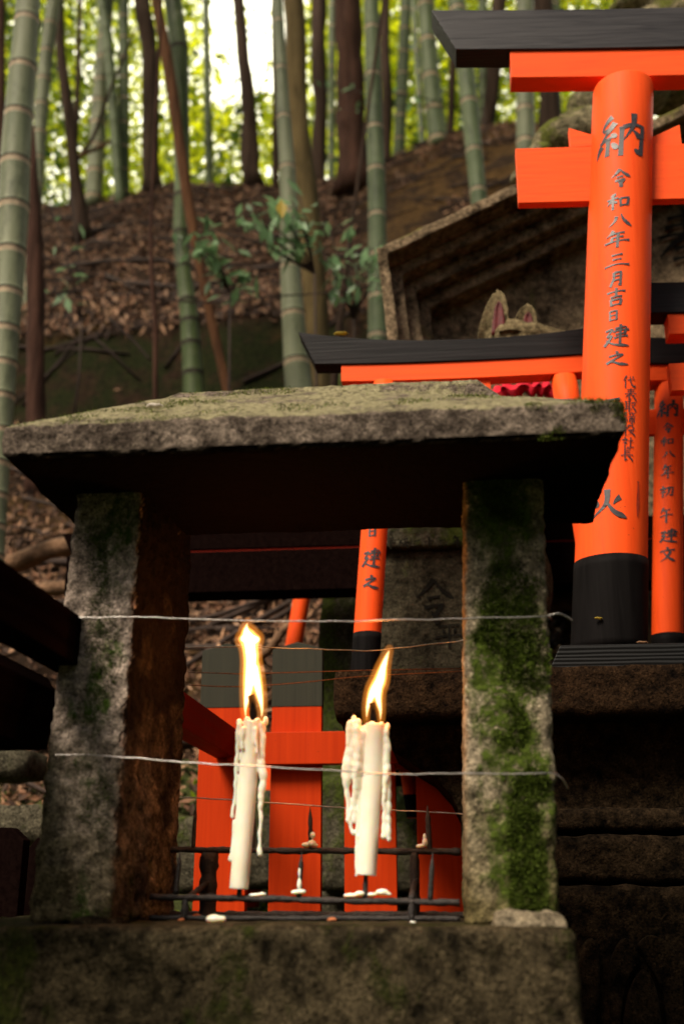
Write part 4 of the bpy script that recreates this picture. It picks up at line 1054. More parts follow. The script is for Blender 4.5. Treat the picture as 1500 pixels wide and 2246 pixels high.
# ---------------------------------------------------------------- wires round the lantern
def wire_loop(front, back, r, mat, label, tail=None, part_back_mat=None):
    bm = bmesh.new(); q = []
    for u, v in front: q.append(P(u, v, 0.8915))
    fr = q[-1]; fl = q[0]
    br_ = [P(u, v, 1.100) for u, v in back]
    loop = q + [Vector((fr.x + .004, .90, fr.z))] + list(reversed(br_)) + [Vector((fl.x - .003, .90, fl.z))] + [q[0]]
    pts = []
    for a, b in zip(loop, loop[1:]):
        for i in range(6):
            p = a.lerp(b, i / 6); p = p + Vector((0, 0, 0.0009 * noise.noise(p * 55))); pts.append(p)
    pts.append(loop[-1]); tube(bm, pts, r, 6, False)
    if tail:
        tp = [P(u, v, Y) for u, v, Y in tail]
        cc = [Vector(x) for x in crom([tuple(p) for p in tp], 6)]
        if len(tail) > 3:
            for ph in (0, math.pi):
                hh = [p + Vector((0, math.cos(ph + i * 1.25) * r * 1.3, math.sin(ph + i * 1.25) * r * 1.3)) for i, p in enumerate(cc)]; tube(bm, hh, r * .85, 5)
        else: tube(bm, cc, r * 1.1, 6)
    o = obj('wire', bm, mat, loc=loop[0], smooth=True); tag(o, label, 'wire', 'wires tied round the lantern uprights'); return o
wire_loop([(136, 1355), (300, 1353), (430, 1359), (700, 1364), (860, 1360), (1018, 1357), (1200, 1352)], [(380, 1420), (560, 1418), (800, 1428), (1000, 1408)], 0.0006, M['wire'], 'upper silver wire across both uprights, twisted at its right end',
          [(1200, 1352, .893), (1222, 1346, .895), (1240, 1352, .90), (1254, 1362, .905)])
wire_loop([(122, 1654), (260, 1660), (400, 1672), (620, 1684), (860, 1698), (1018, 1696), (1214, 1697)], [(386, 1748), (500, 1754), (700, 1768), (880, 1778), (1022, 1786)], 0.0006, M['wire'], 'lower silver wire across both uprights, with a loose mossy tail',
          [(1214, 1697, .893), (1232, 1708, .895), (1245, 1730, .90)])
bm = bmesh.new()
tube(bm, [P(412, 1474, 1.098), P(520, 1478, 1.1), P(640, 1475, 1.1), P(800, 1470, 1.1), P(1020, 1466, 1.098)], 0.0006, 5)
tag(obj('wire', bm, M['wire_rust'], loc=P(412, 1474, 1.098)), 'thin rusty wire behind the flames, the straighter of two', 'wire', 'wires tied round the lantern uprights')
bm = bmesh.new()
tube(bm, [Vector(x) for x in crom([tuple(P(u, v, 1.095)) for u, v in ((410, 1502), (520, 1506), (660, 1497), (800, 1483), (1020, 1472))], 5)], 0.0006, 5)
tag(obj('wire', bm, M['wire_rust'], loc=P(410, 1502, 1.095)), 'thin rusty wire behind the flames, sagging below the straighter one', 'wire', 'wires tied round the lantern uprights')

# ---------------------------------------------------------------- candle rack
YA, YB = 0.97, 1.06
def rack():
    t = thing('candle_rack', (P(680, 2000, 1.0).x, 1.02, ZT), 'sooty two-tier iron candle rack with spikes, spattered with wax', 'candle rack')
    def bar(p, q, r, name='bar', jit=0.35, n=60):
        bm = bmesh.new(); pts = [p.lerp(q, i / n) + Vector((0, 0, .0006 * noise.noise(p.lerp(q, i / n) * 60))) for i in range(n + 1)]
        rr = [r * (1 + 0.28 * noise.noise(x * 150)) for x in pts]; tube(bm, pts, rr, 10, True, jit); return obj(name, bm, M['iron'], t)
    a0, a1 = P(330, 1967, YA), P(1008, 1980, YA); b0, b1 = P(360, 1864, YB), P(1010, 1868, YB)
    bar(a0, a1, 0.0027); bar(b0, b1, 0.0029)
    bar(Vector((b0.x, YB + .01, ZT + .003)), Vector((b1.x + .008, YB + .01, ZT + .003)), 0.0032)
    bar(Vector((a0.x, YA, ZT + .0025)), Vector((a1.x, YA, ZT + .0025)), 0.0022)
    for u, r in ((460, .0085), (908, .0045)):
        p = P(u, 1870, YB); bar(Vector((p.x, YB, ZT)), p, r, 'post', 0.2, 14)
        bar(Vector((p.x, YB, P(u, 1935, YB).z)), Vector((p.x, YA, P(u, 1973, YA).z)), 0.0026, 'strut', .3, 12)
        bar(Vector((p.x, YA, ZT)), Vector((p.x, YA, P(u, 1973, YA).z)), 0.003, 'post', .3, 6)
    def spike(ub, vb, ut, vt, Y, r=.0022):
        bm = bmesh.new(); a, b = P(ub, vb, Y), P(ut, vt, Y)
        pts = [a.lerp(b, i / 10) for i in range(11)]; tube(bm, pts, [r * (1 - .12 * i / 10) * (1 + .25 * noise.noise(x * 300)) * (1 if i < 8 else 1 - .3 * (i - 7)) for i, x in enumerate(pts)], 8, True, .2)
        return obj('spike', bm, M['iron'], t)
    for s in ((386, 1962, 396, 1866, YA), (525, 1968, 528, 1900, YA), (656, 1968, 662, 1868, YA), (800, 1970, 804, 1880, YA), (943, 1976, 949, 1868, YA),
              (424, 1862, 430, 1766, YB), (556, 1864, 558, 1780, YB), (682, 1866, 680, 1768, YB), (816, 1866, 812, 1790, YB), (942, 1868, 937, 1766, YB, .0026)): spike(*s)
    def waxy(cs, name='wax_drip'):
        bm = bmesh.new()
        for u, v, Y, r, sx, sz in cs: ball(bm, P(u, v, Y), r, sx, 1, sz)
        obj(name, remesh(bm, .0007, 1), M['wax'], t)
    waxy([(650, 1957, YA, .004, 1.2, .5), (662, 1956, YA, .0035, 1.1, .6), (657, 1940, YA - .001, .0026, .8, 2.2), (657, 1915, YA - .0015, .0016, .8, 3)])
    waxy([(770, 1964, YA, .004, 1.7, .5), (790, 1960, YA, .004, 1.2, .6), (815, 1962, YA, .0035, 1.2, .5), (838, 1957, YA, .0045, 1.3, .65), (850, 1961, YA, .003, 1.2, .5)])
    waxy([(672, 1853, YB, .004, 1.2, .6), (684, 1850, YB - .001, .0042, 1, .8), (690, 1854, YB, .003, 1.2, .6), (686, 1832, YB - .002, .003, .9, 1.1)])
    waxy([(922, 1856, YB, .0035, 1.3, .6), (932, 1848, YB - .001, .0035, .8, 1.2), (931, 1836, YB - .001, .0022, .8, 1.6)])
    waxy([(560, 1963, YA, .003, 2.0, .5), (575, 1961, YA, .0025, 1.6, .6)])
rack()
gW = 'wax crumbs on the lantern base'
for (u, v, r, lab) in ((470, 2016, .0062, 'biggest white wax lump on the base, under the left candle'), (904, 2024, .0018, 'tiny white wax crumb near the right iron post'), (560, 2004, .003, 'greyish translucent wax crumb behind the white lump')):
    y = 0.93 if v > 2010 else 1.0
    c = Vector((P(u, v, y).x, y, ZT + r * .45)); bm = bmesh.new()
    ball(bm, c, r, 1.15, .8, .6); ball(bm, c + Vector((r * .9, 0, 0)), r * .75, 1, .8, .6)
    tag(obj('wax_lump', remesh(bm, r / 6, 1), M['wax'], loc=c), lab, 'wax lump', gW)
M['crumb'] = plain('orange_brown_crumb', (0.30, 0.10, 0.04), 0.8, 0.2)
CR = ('at the left upright foot', 'left of the thick iron post', 'below the thick iron post', 'between thick post and left candle', 'right of the left candle', 'under the middle of the rack', 'near the right candle', 'towards the right iron post')
for i, (u, r) in enumerate(((262, .0035), (292, .003), (432, .0045), (398, .0025), (578, .002), (674, .0022), (728, .0035), (862, .002))):
    y = 0.96 + .02 * (i % 3); c = Vector((P(u, 2015, y).x, y, ZT + r * .5)); bm = bmesh.new(); ball(bm, c, r, 1.3, 1, .6, None, 2)
    for v_ in bm.verts: v_.co += (v_.co - c).normalized() * r * .35 * noise.noise(v_.co * 500)
    tag(obj('crumb', bm, M['crumb'], loc=c), 'small orange-brown crumb on the stone base, ' + CR[i], 'crumb', 'crumbs on the lantern base')

# ---------------------------------------------------------------- candles and flames
def candle(b, t_, w, drips, rim, flame, wickp, label, flabel, power):
    B0, T0 = P(*b, YA), P(*t_, YA); m = mpp(B0); r = w * m / 2
    ax = (T0 - B0).normalized()
    th = thing('candle', B0, label, 'candle', 'lit candles on the rack')
    bm = bmesh.new()
    n = 40; pts = [B0.lerp(T0, i / n) for i in range(n + 1)]
    tube(bm, pts, [r * (0.96 + .05 * i / n) * (1 + .02 * noise.noise(p * 60)) for i, p in enumerate(pts)], 28, True)
    for du, v, rr, up in rim:
        f = (v - t_[1]) / (b[1] - t_[1])
        c = P(t_[0] + du, v, YA - .004 if abs(du) < 15 else YA); ball(bm, c, rr * m, .8, .8, up)
    for d in drips:
        cs = crom([tuple(P(u, v, YA - (yo if len(x_) > 3 else .003))) + (rr * m,) for x_ in d for (u, v, rr, yo) in [(x_ + (0.003,))[:4]]], 14)
        for i, (x, y, z, q) in enumerate(cs):
            k = q * (1 + .28 * noise.noise(Vector((x, y, z)) * 230)); ball(bm, (x + .0012 * noise.noise(Vector((z, x, y)) * 140), y, z), k, .9, .8, 1.1, None, 2)
    obj('wax_body', remesh(bm, 0.00062, 4), M['wax'], th)
    bm = bmesh.new(); W = [P(u, v, YA) for u, v in wickp]; tube(bm, [Vector(x) for x in crom([tuple(p) for p in W], 5)], [.0034] * 6 + [.003] * (5 * (len(W) - 1) + 1 - 6), 10, True, .3)
    obj('wick', bm, M['wick'], th)
    # flame
    bm = bmesh.new()
    for chain in flame:
        cs = crom([tuple(P(u, v, YA)) + (rr * m,) for u, v, rr in chain], 10)
        for x, y, z, q in cs: ball(bm, (x, y, z), q, 1, 1, 1.15, None, 2)
    me = remesh(bm, 0.0009, 3)
    o = obj('flame', me, M['flame'], th)
    bm = bmesh.new()
    for chain in flame:
        cs = crom([tuple(P(u, v, YA)) + (rr * m,) for u, v, rr in chain], 10)
        for x, y, z, q in cs[4:-2]: ball(bm, (x, y, z), q * .62, 1, 1, 1.15, None, 2)
    obj('flame_core', remesh(bm, 0.0007, 3), M['flame_core'], o)
    bm = bmesh.new()
    for chain in flame:
        cs = crom([tuple(P(u, v, YA)) + (rr * m,) for u, v, rr in chain], 10)
        for x, y, z, q in cs: ball(bm, (x, y, z), q + .0036, 1, 1, 1.3, None, 2)
    obj('flame_mantle', remesh(bm, 0.001, 3), M['flame_edge'], o)
    u, v, _ = flame[0][len(flame[0]) // 2]; c = P(u, v, YA)
    l = bpy.data.lights.new('flame_light', 'POINT'); l.energy = power * 1.3; l.color = (1.0, 0.32, 0.06); l.shadow_soft_size = 0.012
    lo = bpy.data.objects.new('flame_light', l); col.objects.link(lo); lo.parent = th; lo.location = c - B0
candle((524, 1950), (555, 1582), 43,
       [[(573, 1590, 9), (577, 1630, 8), (574, 1668, 9), (577, 1700, 10), (575, 1740, 8), (572, 1775, 6), (571, 1810, 5), (570, 1850, 5), (571, 1872, 7)],
        [(524, 1590, 8), (522, 1630, 6), (519, 1670, 6), (517, 1720, 5), (513, 1760, 4), (509, 1790, 5)],
        [(534, 1600, 8, .007), (532, 1640, 6, .008)], [(512, 1800, 3), (510, 1850, 3), (505, 1885, 5)], [(560, 1600, 7, .008), (562, 1650, 4, .009)]],
       [(-30, 1585, 9, 1.1), (-12, 1578, 10, .7), (10, 1580, 9, .7), (28, 1582, 8, 1.5), (22, 1600, 10, 1.0)],
       [[(540, 1580, 2.5), (539, 1550, 6), (547, 1500, 16), (551, 1450, 19), (549, 1420, 20), (546, 1402, 21), (541, 1388, 13), (541, 1374, 5), (543, 1366, 2.5)],
        [(574, 1578, 2.5), (574, 1550, 6), (566, 1508, 13), (556, 1460, 16)], [(531, 1402, 10), (540, 1399, 14), (549, 1401, 17), (558, 1403, 14), (565, 1402, 9)]],
       [(556, 1585), (556, 1560), (554, 1540), (550, 1525)], 'left lit candle with one long wax drip down its right side', '', 0.22)
candle((803, 1920), (824, 1588), 46,
       [[(786, 1585, 10), (776, 1620, 13), (768, 1660, 15), (762, 1700, 13), (758, 1720, 10), (762, 1740, 7), (764, 1780, 5), (768, 1815, 5), (774, 1826, 7)], [(792, 1610, 12), (790, 1660, 12), (786, 1705, 11), (780, 1740, 7), (779, 1775, 5), (776, 1800, 7)], [(764, 1640, 9), (757, 1680, 9), (752, 1700, 8)], [(770, 1590, 11, .004), (764, 1630, 9, .005)],
        [(780, 1600, 10, .006), (785, 1650, 10, .007), (780, 1700, 9, .006), (776, 1760, 7), (768, 1790, 6), (764, 1798, 6)],
        [(846, 1600, 8), (848, 1650, 9), (849, 1700, 10), (850, 1750, 9), (850, 1790, 7), (853, 1840, 7)],
        [(846, 1690, 8, .006), (843, 1740, 7, .006), (842, 1800, 6), (841, 1834, 7)], [(788, 1700, 5), (786, 1780, 5), (782, 1835, 5), (782, 1920, 4)], [(788, 1830, 4), (786, 1835, 7)]],
       [(-48, 1580, 9, 1.4), (-40, 1595, 12, 1.1), (-24, 1600, 12, .9), (-8, 1588, 10, .7), (12, 1590, 9, .8), (26, 1594, 8, 1.2)],
       [[(804, 1580, 2.5), (806, 1552, 6), (817, 1520, 13), (832, 1495, 16), (840, 1465, 11), (848, 1440, 6), (854, 1426, 2.5)], [(834, 1583, 2.5), (834, 1558, 5.5), (829, 1528, 11), (832, 1500, 12)]],
       [(820, 1592), (819, 1570), (817, 1552), (816, 1542)], 'right lit candle with thick wax running down both sides', '', 0.18)

# ---------------------------------------------------------------- red fence
def fence():
    Y = 1.62
    zb = H(0, 1.75) - 0.02
    o0 = P(480, 2000, Y)
    t = thing('board_fence', (o0.x, Y, zb), 'low red board fence with grey-black pointed tops behind the candles', 'fence')
    U = (322, 484, 647, 812, 972)
    zc = P(647, 1550, Y).z; zt = P(647, 1424, Y).z; zp = P(647, 1408, Y).z
    zsl = P(900, 1600, Y).z
    for i, u in enumerate(U):
        x = P(u, 1850, Y).x; w = 57 * mpp(P(u, 1850, Y)); y0, y1 = Y, Y + .02
        xt = x + 0.003
        def pent(z0, z1, zp_, g=0.0, cap_bottom=True):
            bm = bmesh.new(); q = [(x - w - g, z0), (x + w + g, z0), (x + w + g, z1)] + ([(x, zp_)] if zp_ else []) + [(x - w - g, z1)]
            f = [bm.verts.new((a, y0 - g, z)) for a, z in q]; b = [bm.verts.new((a, y1 + g, z)) for a, z in q]
            bm.faces.new(f); bm.faces.new(list(reversed(b)))
            for k in range(len(q)): bm.faces.new((f[k], b[k], b[(k + 1) % len(q)], f[(k + 1) % len(q)]))
            bmesh.ops.recalc_face_normals(bm, faces=bm.faces); return bm
        if i < 3:
            p = obj('board', pent(zb, zt - .001, zp - .0015), M['fence_red'], t, bevel=.0008)
            obj('black_top', pent(zc, zt, zp, .0008), M['cap'], p, bevel=.0008)
        else: obj('board', pent(zb, zsl, None), M['fence_red'], t, bevel=.0008)
    z1, z0 = P(647, 1605, Y - .022).z, P(647, 1676, Y - .022).z
    xl, xr = P(505, 1640, Y).x, P(1035, 1700, Y).x
    bm = bmesh.new(); box(bm, xl, xr, Y - .022, Y - .0005, z0, z1); obj('rail', bm, M['fence_red'], t, bevel=.001)
    # side run coming forward along the lantern's left
    zs1 = P(520, 1600, Y).z; a = P(520, 1600, Y)
    xs = a.x; zs0 = zs1 - .042
    yn = 1.12
    bm = bmesh.new(); hexa(bm, [(xs - .03, yn, zs0), (xs, yn, zs0), (xs, Y + .0, zs0), (xs - .03, Y, zs0), (xs - .03, yn, zs1), (xs, yn, zs1), (xs, Y, zs1), (xs - .03, Y, zs1)])
    obj('side_rail', bm, M['verm_shaded'], t, bevel=.001)
    return xs, zs1
FX, FZ = fence()
def side_box():
    z0 = P(60, 1640, 0.93).z; zt = P(0, 1292, .80).z
    x1 = P(128, 1400, .935).x
    bm = bmesh.new(); 
    q = [(x1 - .30, z0), (x1 - .007, z0), (x1, z0 + .05), (x1, FZ - .06), (x1 - .012, FZ - .043), (x1 - .3, FZ - .043)]
    f = [bm.verts.new((a, .70, z)) for a, z in q]; b = [bm.verts.new((a, .95, z)) for a, z in q]
    bm.faces.new(f); bm.faces.new(list(reversed(b)))
    for k in range(len(q)): bm.faces.new((f[k], b[k], b[(k + 1) % len(q)], f[(k + 1) % len(q)]))
    bmesh.ops.recalc_face_normals(bm, faces=bm.faces)
    t = thing('wooden_box', (x1 - .15, .82, z0), 'black painted wooden box left of the lantern, in deep shade', 'box')
    obj('body', bm, M['shaded_wood'], t, bevel=.002)
    bm = bmesh.new(); hexa(bm, [(FX - .03, .60, FZ - .042), (FX + .001, .60, FZ - .042), (FX + .001, 1.0, FZ - .042), (FX - .03, 1.0, FZ - .042), (FX - .03, .60, FZ), (FX + .001, .60, FZ), (FX + .001, 1.0, FZ), (FX - .03, 1.0, FZ)])
    obj('top_rail', bm, M['shaded_wood'], t, bevel=.001)  # near end of the side rail, darkened in colour for shade
    bm = bmesh.new(); box(bm, x1 - .26, x1 - .2, .8, .88, -1.15, z0 - .0005); obj('leg', bm, M['black_z'], t)
side_box()
gS = 'black stakes left of the lantern'
for u0, u1, v, Y, lab in ((-50, 53, 1815, 1.2, 'broad black pointed stake at the lower left corner'), (58, 150, 1838, 1.28, 'narrow-looking black stake close against the left upright')):
    a, b, c = P(u0, v + 28, Y), P(u1, v + 28, Y), P((u0 + u1) / 2, v, Y)
    bm = bmesh.new(); q = [(a.x, -1.15), (b.x, -1.15), (b.x, a.z), (c.x + .012, c.z), (c.x - .012, c.z), (a.x, a.z)]
    f = [bm.verts.new((x, Y, z)) for x, z in q]; g = [bm.verts.new((x, Y + .02, z)) for x, z in q]
    bm.faces.new(f); bm.faces.new(list(reversed(g)))
    for k in range(6): bm.faces.new((f[k], g[k], g[(k + 1) % 6], f[(k + 1) % 6]))
    bmesh.ops.recalc_face_normals(bm, faces=bm.faces)
    tag(obj('stake', bm, M['shaded_wood'], loc=(a.x, Y, -1.15), bevel=.001), lab, 'stake', gS)

# ---------------------------------------------------------------- mossy blocks behind
gM = 'mossy stones behind the fence'
def mblock(u0, u1, v0, v1, Y, d, lab, mat='moss_block', seed=1, z0=None, taper=0):
    a, b = P(u0, v0, Y), P(u1, v0, Y); zb = P(u0, v1, Y).z if z0 is None else z0
    c = [(a.x, Y, zb), (b.x, Y, zb), (b.x, Y + d, zb), (a.x, Y + d, zb), (a.x + taper, Y, a.z), (b.x, Y, a.z), (b.x, Y + d, a.z), (a.x + taper, Y + d, a.z)]
    tag(obj('stone', stone_block(c, 0.02, .012, .006, 12, seed), M[mat], loc=(a.x, Y, zb), smooth=True), lab, 'stone', gM)
mblock(-60, 62, 1640, 1706, 1.95, .12, 'grey square stone in the gap under the black box', seed=3)
mblock(-120, 180, 1764, 1850, 1.80, .15, 'long mossy green block low left of the lantern', seed=5)
mblock(345, 470, 1790, 1960, 1.95, .2, 'mossy stone seen through the leftmost fence gap', seed=7)
mblock(520, 610, 1730, 1950, 2.05, .2, 'mossy stone seen through the gap right of the left candle', seed=8)
mblock(700, 790, 1700, 1960, 2.0, .2, 'dark mossy stone seen through the middle fence gap', seed=9)
mblock(850, 960, 1800, 1960, 2.1, .2, 'mossy stone seen through the right fence gap', seed=10)
mblock(664, 792, 806, 1430, 2.08, .12, 'tall tapering mossy stone left of the carved stele', seed=12, z0=H(-.3, 2.1) - .02, taper=.075)

# ---------------------------------------------------------------- stone platform and pedestal
def pedestal():
    x = lambda u, v, Y: P(u, v, Y).x
    z = lambda v, Y: P(1300, v, Y).z
    XR = 1.55
    t = thing('stone_pedestal', (0.6, 1.7, -1.15), 'dark layered stone pedestal carrying the torii gates, carved at lower right', 'pedestal')
    xl = x(732, 1500, PLAT_Y)
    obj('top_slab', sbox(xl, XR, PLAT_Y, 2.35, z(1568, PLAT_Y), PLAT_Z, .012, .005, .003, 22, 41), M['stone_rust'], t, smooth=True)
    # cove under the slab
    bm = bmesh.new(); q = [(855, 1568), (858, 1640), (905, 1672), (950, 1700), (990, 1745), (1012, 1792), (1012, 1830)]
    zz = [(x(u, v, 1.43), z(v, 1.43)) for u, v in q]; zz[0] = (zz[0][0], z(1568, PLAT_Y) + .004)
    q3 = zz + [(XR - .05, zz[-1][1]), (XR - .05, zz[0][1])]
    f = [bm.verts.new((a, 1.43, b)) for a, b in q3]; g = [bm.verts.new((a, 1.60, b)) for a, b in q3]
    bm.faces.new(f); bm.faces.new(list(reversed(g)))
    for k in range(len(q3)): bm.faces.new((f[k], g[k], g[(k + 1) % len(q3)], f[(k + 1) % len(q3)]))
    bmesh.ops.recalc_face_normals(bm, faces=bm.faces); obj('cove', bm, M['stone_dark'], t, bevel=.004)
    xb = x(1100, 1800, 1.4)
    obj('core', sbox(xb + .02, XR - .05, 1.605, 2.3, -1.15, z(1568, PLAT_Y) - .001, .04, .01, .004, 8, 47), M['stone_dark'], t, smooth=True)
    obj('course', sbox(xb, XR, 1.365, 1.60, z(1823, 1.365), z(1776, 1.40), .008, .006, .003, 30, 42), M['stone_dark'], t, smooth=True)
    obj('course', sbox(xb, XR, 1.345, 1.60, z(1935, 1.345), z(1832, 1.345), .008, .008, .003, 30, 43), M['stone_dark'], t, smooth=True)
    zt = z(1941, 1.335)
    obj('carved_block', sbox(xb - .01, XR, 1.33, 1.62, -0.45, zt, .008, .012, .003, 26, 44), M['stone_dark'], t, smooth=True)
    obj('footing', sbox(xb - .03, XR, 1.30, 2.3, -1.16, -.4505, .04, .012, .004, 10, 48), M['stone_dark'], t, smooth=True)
    # raised petal relief
    for k, (pts, yy) in enumerate(((((1345, 2246 + 90), (1335, 2150), (1348, 2085), (1372, 2058), (1392, 2078), (1402, 2110), (1380, 2140), (1366, 2190), (1350, 2246 + 90)), 1.318),
                    (((1398, 2072), (1425, 2052), (1462, 2066), (1488, 2110), (1500, 2190), (1502, 2330), (1470, 2330), (1452, 2180), (1420, 2115)), 1.318),
                    (((1360, 2340), (1372, 2210), (1392, 2150), (1412, 2128), (1432, 2150), (1448, 2210), (1458, 2340)), 1.312),
                    (((1262, 2340), (1262, 2200), (1272, 2100), (1290, 2060), (1312, 2075), (1316, 2150), (1312, 2340)), 1.322))):
        cc = crom([tuple(P(u, v, yy))[::2] for u, v in pts], 5)
        bm = bmesh.new(); f = [bm.verts.new((a, yy, b)) for a, b in cc]; g = [bm.verts.new((a, 1.345, b)) for a, b in cc]
        bm.faces.new(f); n = len(cc)
        for i in range(n): bm.faces.new((f[i], g[i], g[(i + 1) % n], f[(i + 1) % n]))
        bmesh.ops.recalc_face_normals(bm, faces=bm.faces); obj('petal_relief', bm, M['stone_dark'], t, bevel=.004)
pedestal()

# ---------------------------------------------------------------- inscribed stele
def flat_letters(items, Y, lift=.001, bk=.14):
    vs, fs = [], []
    for it in items:
        ch, u, v, w, h = it[:5]; c = P(u, v, Y); m = mpp(c)
        for quad in glyph_quads(ch, w * m, h * m * 1.08, bk * min(w, h) * m + .0008):
            i = len(vs)
            for a, b in quad: vs.append((c.x + a, Y - lift - .000003 * (len(vs) % 53), c.z + b))
            fs.append((i, i + 1, i + 2, i + 3))
    return mesh(vs, fs)
def stele():
    Y = 1.76
    t = thing('stone_stele', (P(930, 1400, Y).x, Y, PLAT_Z), 'dark mossy inscribed stone slab standing behind the right candle', 'stele')
    a, b = P(800, 1400, Y), P(1090, 1400, Y)
    zt = P(930, 1206, Y).z; ztt = P(930, 1120, Y - .02).z
    obj('slab', sbox(a.x, b.x, Y, Y + .1, PLAT_Z, zt, .005, .005, .0012, 30, 51), M['stele'], t, smooth=True)
    o = obj('top_course', sbox(a.x - .0, b.x + .02, Y - .014, Y + .11, zt + .001, ztt, .005, .004, .0012, 30, 52), M['moss_block'], t, smooth=True)
    obj('carved_lettering', flat_letters([('平', 856, 1192, 22, 24), ('成', 886, 1192, 22, 24), ('二', 914, 1192, 20, 20), ('十', 941, 1191, 20, 24), ('二', 970, 1191, 20, 20), ('年', 1002, 1188, 22, 26)], Y - .017), M['carve'], o)
    bm = flat_letters([('令', 952, 1320, 90, 100), ('平', 985, 1395, 60, 50)], Y - .001, .001, .11)
    obj('carved_lettering', bm, M['carve'], t)
stele()

# ---------------------------------------------------------------- stone shrine with stepped gable
def shrine():
    Y0 = 2.10
    A = P(826, 546, Y0); S = P(1130, 404, Y0); Bt = P(862, 760, Y0)
    sl = (S.z - A.z) / (S.x - A.x); xa = P(1500, 250, Y0).x + .12; za = A.z + sl * (xa - A.x)
    zbot = P(900, 1230, Y0).z; dl = (Bt.x - A.x) / (Bt.z - A.z); xb = A.x + dl * (zbot - A.z) * .7
    t = thing('stone_shrine', (xa, 2.5, PLAT_Z), 'big old stone shrine with stepped gable frame behind the torii gates', 'shrine')
    def outline(d):
        # offset inwards by d: left side (near vertical) and slope
        L = math.hypot(1, sl); ax, az = A.x + d, A.z + sl * d - d * L * 1.0
        return [(xb + d, zbot), (ax, az), (xa, za - d * L), (2 * xa - ax, az), (2 * xa - xb - d, zbot)]
    def ring(d0, d1, y0, y1, name, mat, seed):
        """frame between outlines d0 and d1; front face at y0, running back to y1, subdivided and roughened"""
        o0, o1 = outline(d0), outline(d1); bm = bmesh.new()
        def dens(o, n=70):
            out = []
            for (a, b) in zip(o, o[1:]):
                for i in range(n): out.append((a[0] + (b[0] - a[0]) * i / n, a[1] + (b[1] - a[1]) * i / n))
            out.append(o[-1]); return out
        p0, p1 = dens(o0), dens(o1); K = 5; J = 8
        rows = []
        for (a, b) in zip(p0, p1):
            r = [(a[0], y1, a[1])]
            r += [(a[0], y1 + (y0 - y1) * j / 3, a[1]) for j in (1, 2)]
            r += [(a[0] + (b[0] - a[0]) * k / K, y0, a[1] + (b[1] - a[1]) * k / K) for k in range(K + 1)]
            r += [(b[0], y0 + (y1 - y0) * j / J, b[1]) for j in range(1, J + 1)]
            rr = []
            for p in r:
                q = Vector(p) + Vector((seed, 0, 0)); h = .0022 * fbm(q, 34, 4) + .0025 * fbm(q, 6, 2)
                rr.append(bm.verts.new(Vector(p) + Vector((h, -h * .8, -h))))
            rows.append(rr)
        for a, b in zip(rows, rows[1:]):
            for k in range(len(a) - 1): f = bm.faces.new((a[k], b[k], b[k + 1], a[k + 1])); f.smooth = True
        bmesh.ops.recalc_face_normals(bm, faces=bm.faces)
        return obj(name, bm, M[mat], t)
    ring(0, .024, Y0, 2.185, 'gable_frame', 'stone_frame', 1)
    ring(.024, .052, 2.16, 2.235, 'gable_frame', 'stone_frame', 2)
    ring(.052, .082, 2.205, 2.275, 'gable_frame', 'stone_frame', 3)
    ring(.082, .112, 2.245, 2.31, 'gable_frame', 'stone_frame', 4)
    # roof top plates over the frame, going back
    bm = bmesh.new(); o = outline(-.0005); ob = [(a, b) for a, b in outline(-.0005)]
    # panel
    o = outline(.109); bm = bmesh.new(); nx, nz = 90, 60
    x0, x1 = o[0][0] - .06, o[-1][0] + .06; zt = o[2][1]
    def roofz(x): return min(o[1][1] + (o[2][1] - o[1][1]) * (x - o[1][0]) / (o[2][0] - o[1][0]), o[3][1] + (o[2][1] - o[3][1]) * (o[3][0] - x) / (o[3][0] - o[2][0])) + .02
    g = []
    for i in range(nx + 1):
        x = x0 + (x1 - x0) * i / nx; c_ = []
        for j in range(nz + 1):
            zz = zbot + (roofz(x) - zbot) * j / nz; c_.append(bm.verts.new((x, 2.30 + .004 * fbm((x, 0, zz), 18, 4), zz)))
        g.append(c_)
    for i in range(nx):
        for j in range(nz): f = bm.faces.new((g[i][j], g[i + 1][j], g[i + 1][j + 1], g[i][j + 1])); f.smooth = True
    pn = obj('gable_panel', bm, M['stone_shrine'], t)
    obj('carved_lettering', flat_letters([('奉', 1508, 530, 130, 150)], 2.292, .003, .11), M['carve'], pn)
    # solid stone body behind
    back = outline(.0)
    bm = bmesh.new(); f = [bm.verts.new((a, 2.186, b - .002)) for a, b in outline(.001)]; g = [bm.verts.new((a, 2.62, b)) for a, b in outline(.0)]
    for k in range(4): bm.faces.new((f[k], g[k], g[k + 1], f[k + 1]))
    bm.faces.new(g); obj('roof_body', bm, M['stone_shrine'], t)
    w = xa - P(1285, 1200, 2.2).x
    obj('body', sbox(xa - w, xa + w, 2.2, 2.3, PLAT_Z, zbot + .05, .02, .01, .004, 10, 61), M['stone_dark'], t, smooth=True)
    # mossy carved ridge ornaments
    def orn(name, parts, Y, vox=.004):
        bm = bmesh.new()
        for u, v, r, sx_, sz_, rot in parts:
            c = P(u, v, Y); ball(bm, c, r * mpp(c), sx_, 1.0, sz_, Matrix.Rotation(R(rot), 4, 'Y'), 3)
        me = remesh(bm, vox, 2)
        for v in me.vertices: v.co += Vector((1, -1, 1)) * .005 * fbm(v.co, 14, 4)
        obj(name, me, M['stone_orn'], t, smooth=True)
    orn('ridge_ornament', [(1240, 310, 62, 1.25, .8, -12), (1180, 350, 40, 1.2, .8, -30), (1300, 290, 60, 1.2, 1, 0), (1150, 385, 26, 1.4, .7, -25)], 2.20)
    orn('ridge_ornament', [(1275, 235, 34, 1.0, 1.1, 0), (1330, 225, 60, 1, 1.1, 0), (1400, 190, 70, 1, 1, 0), (1265, 262, 30, 1.4, .8, 0)], 2.28)
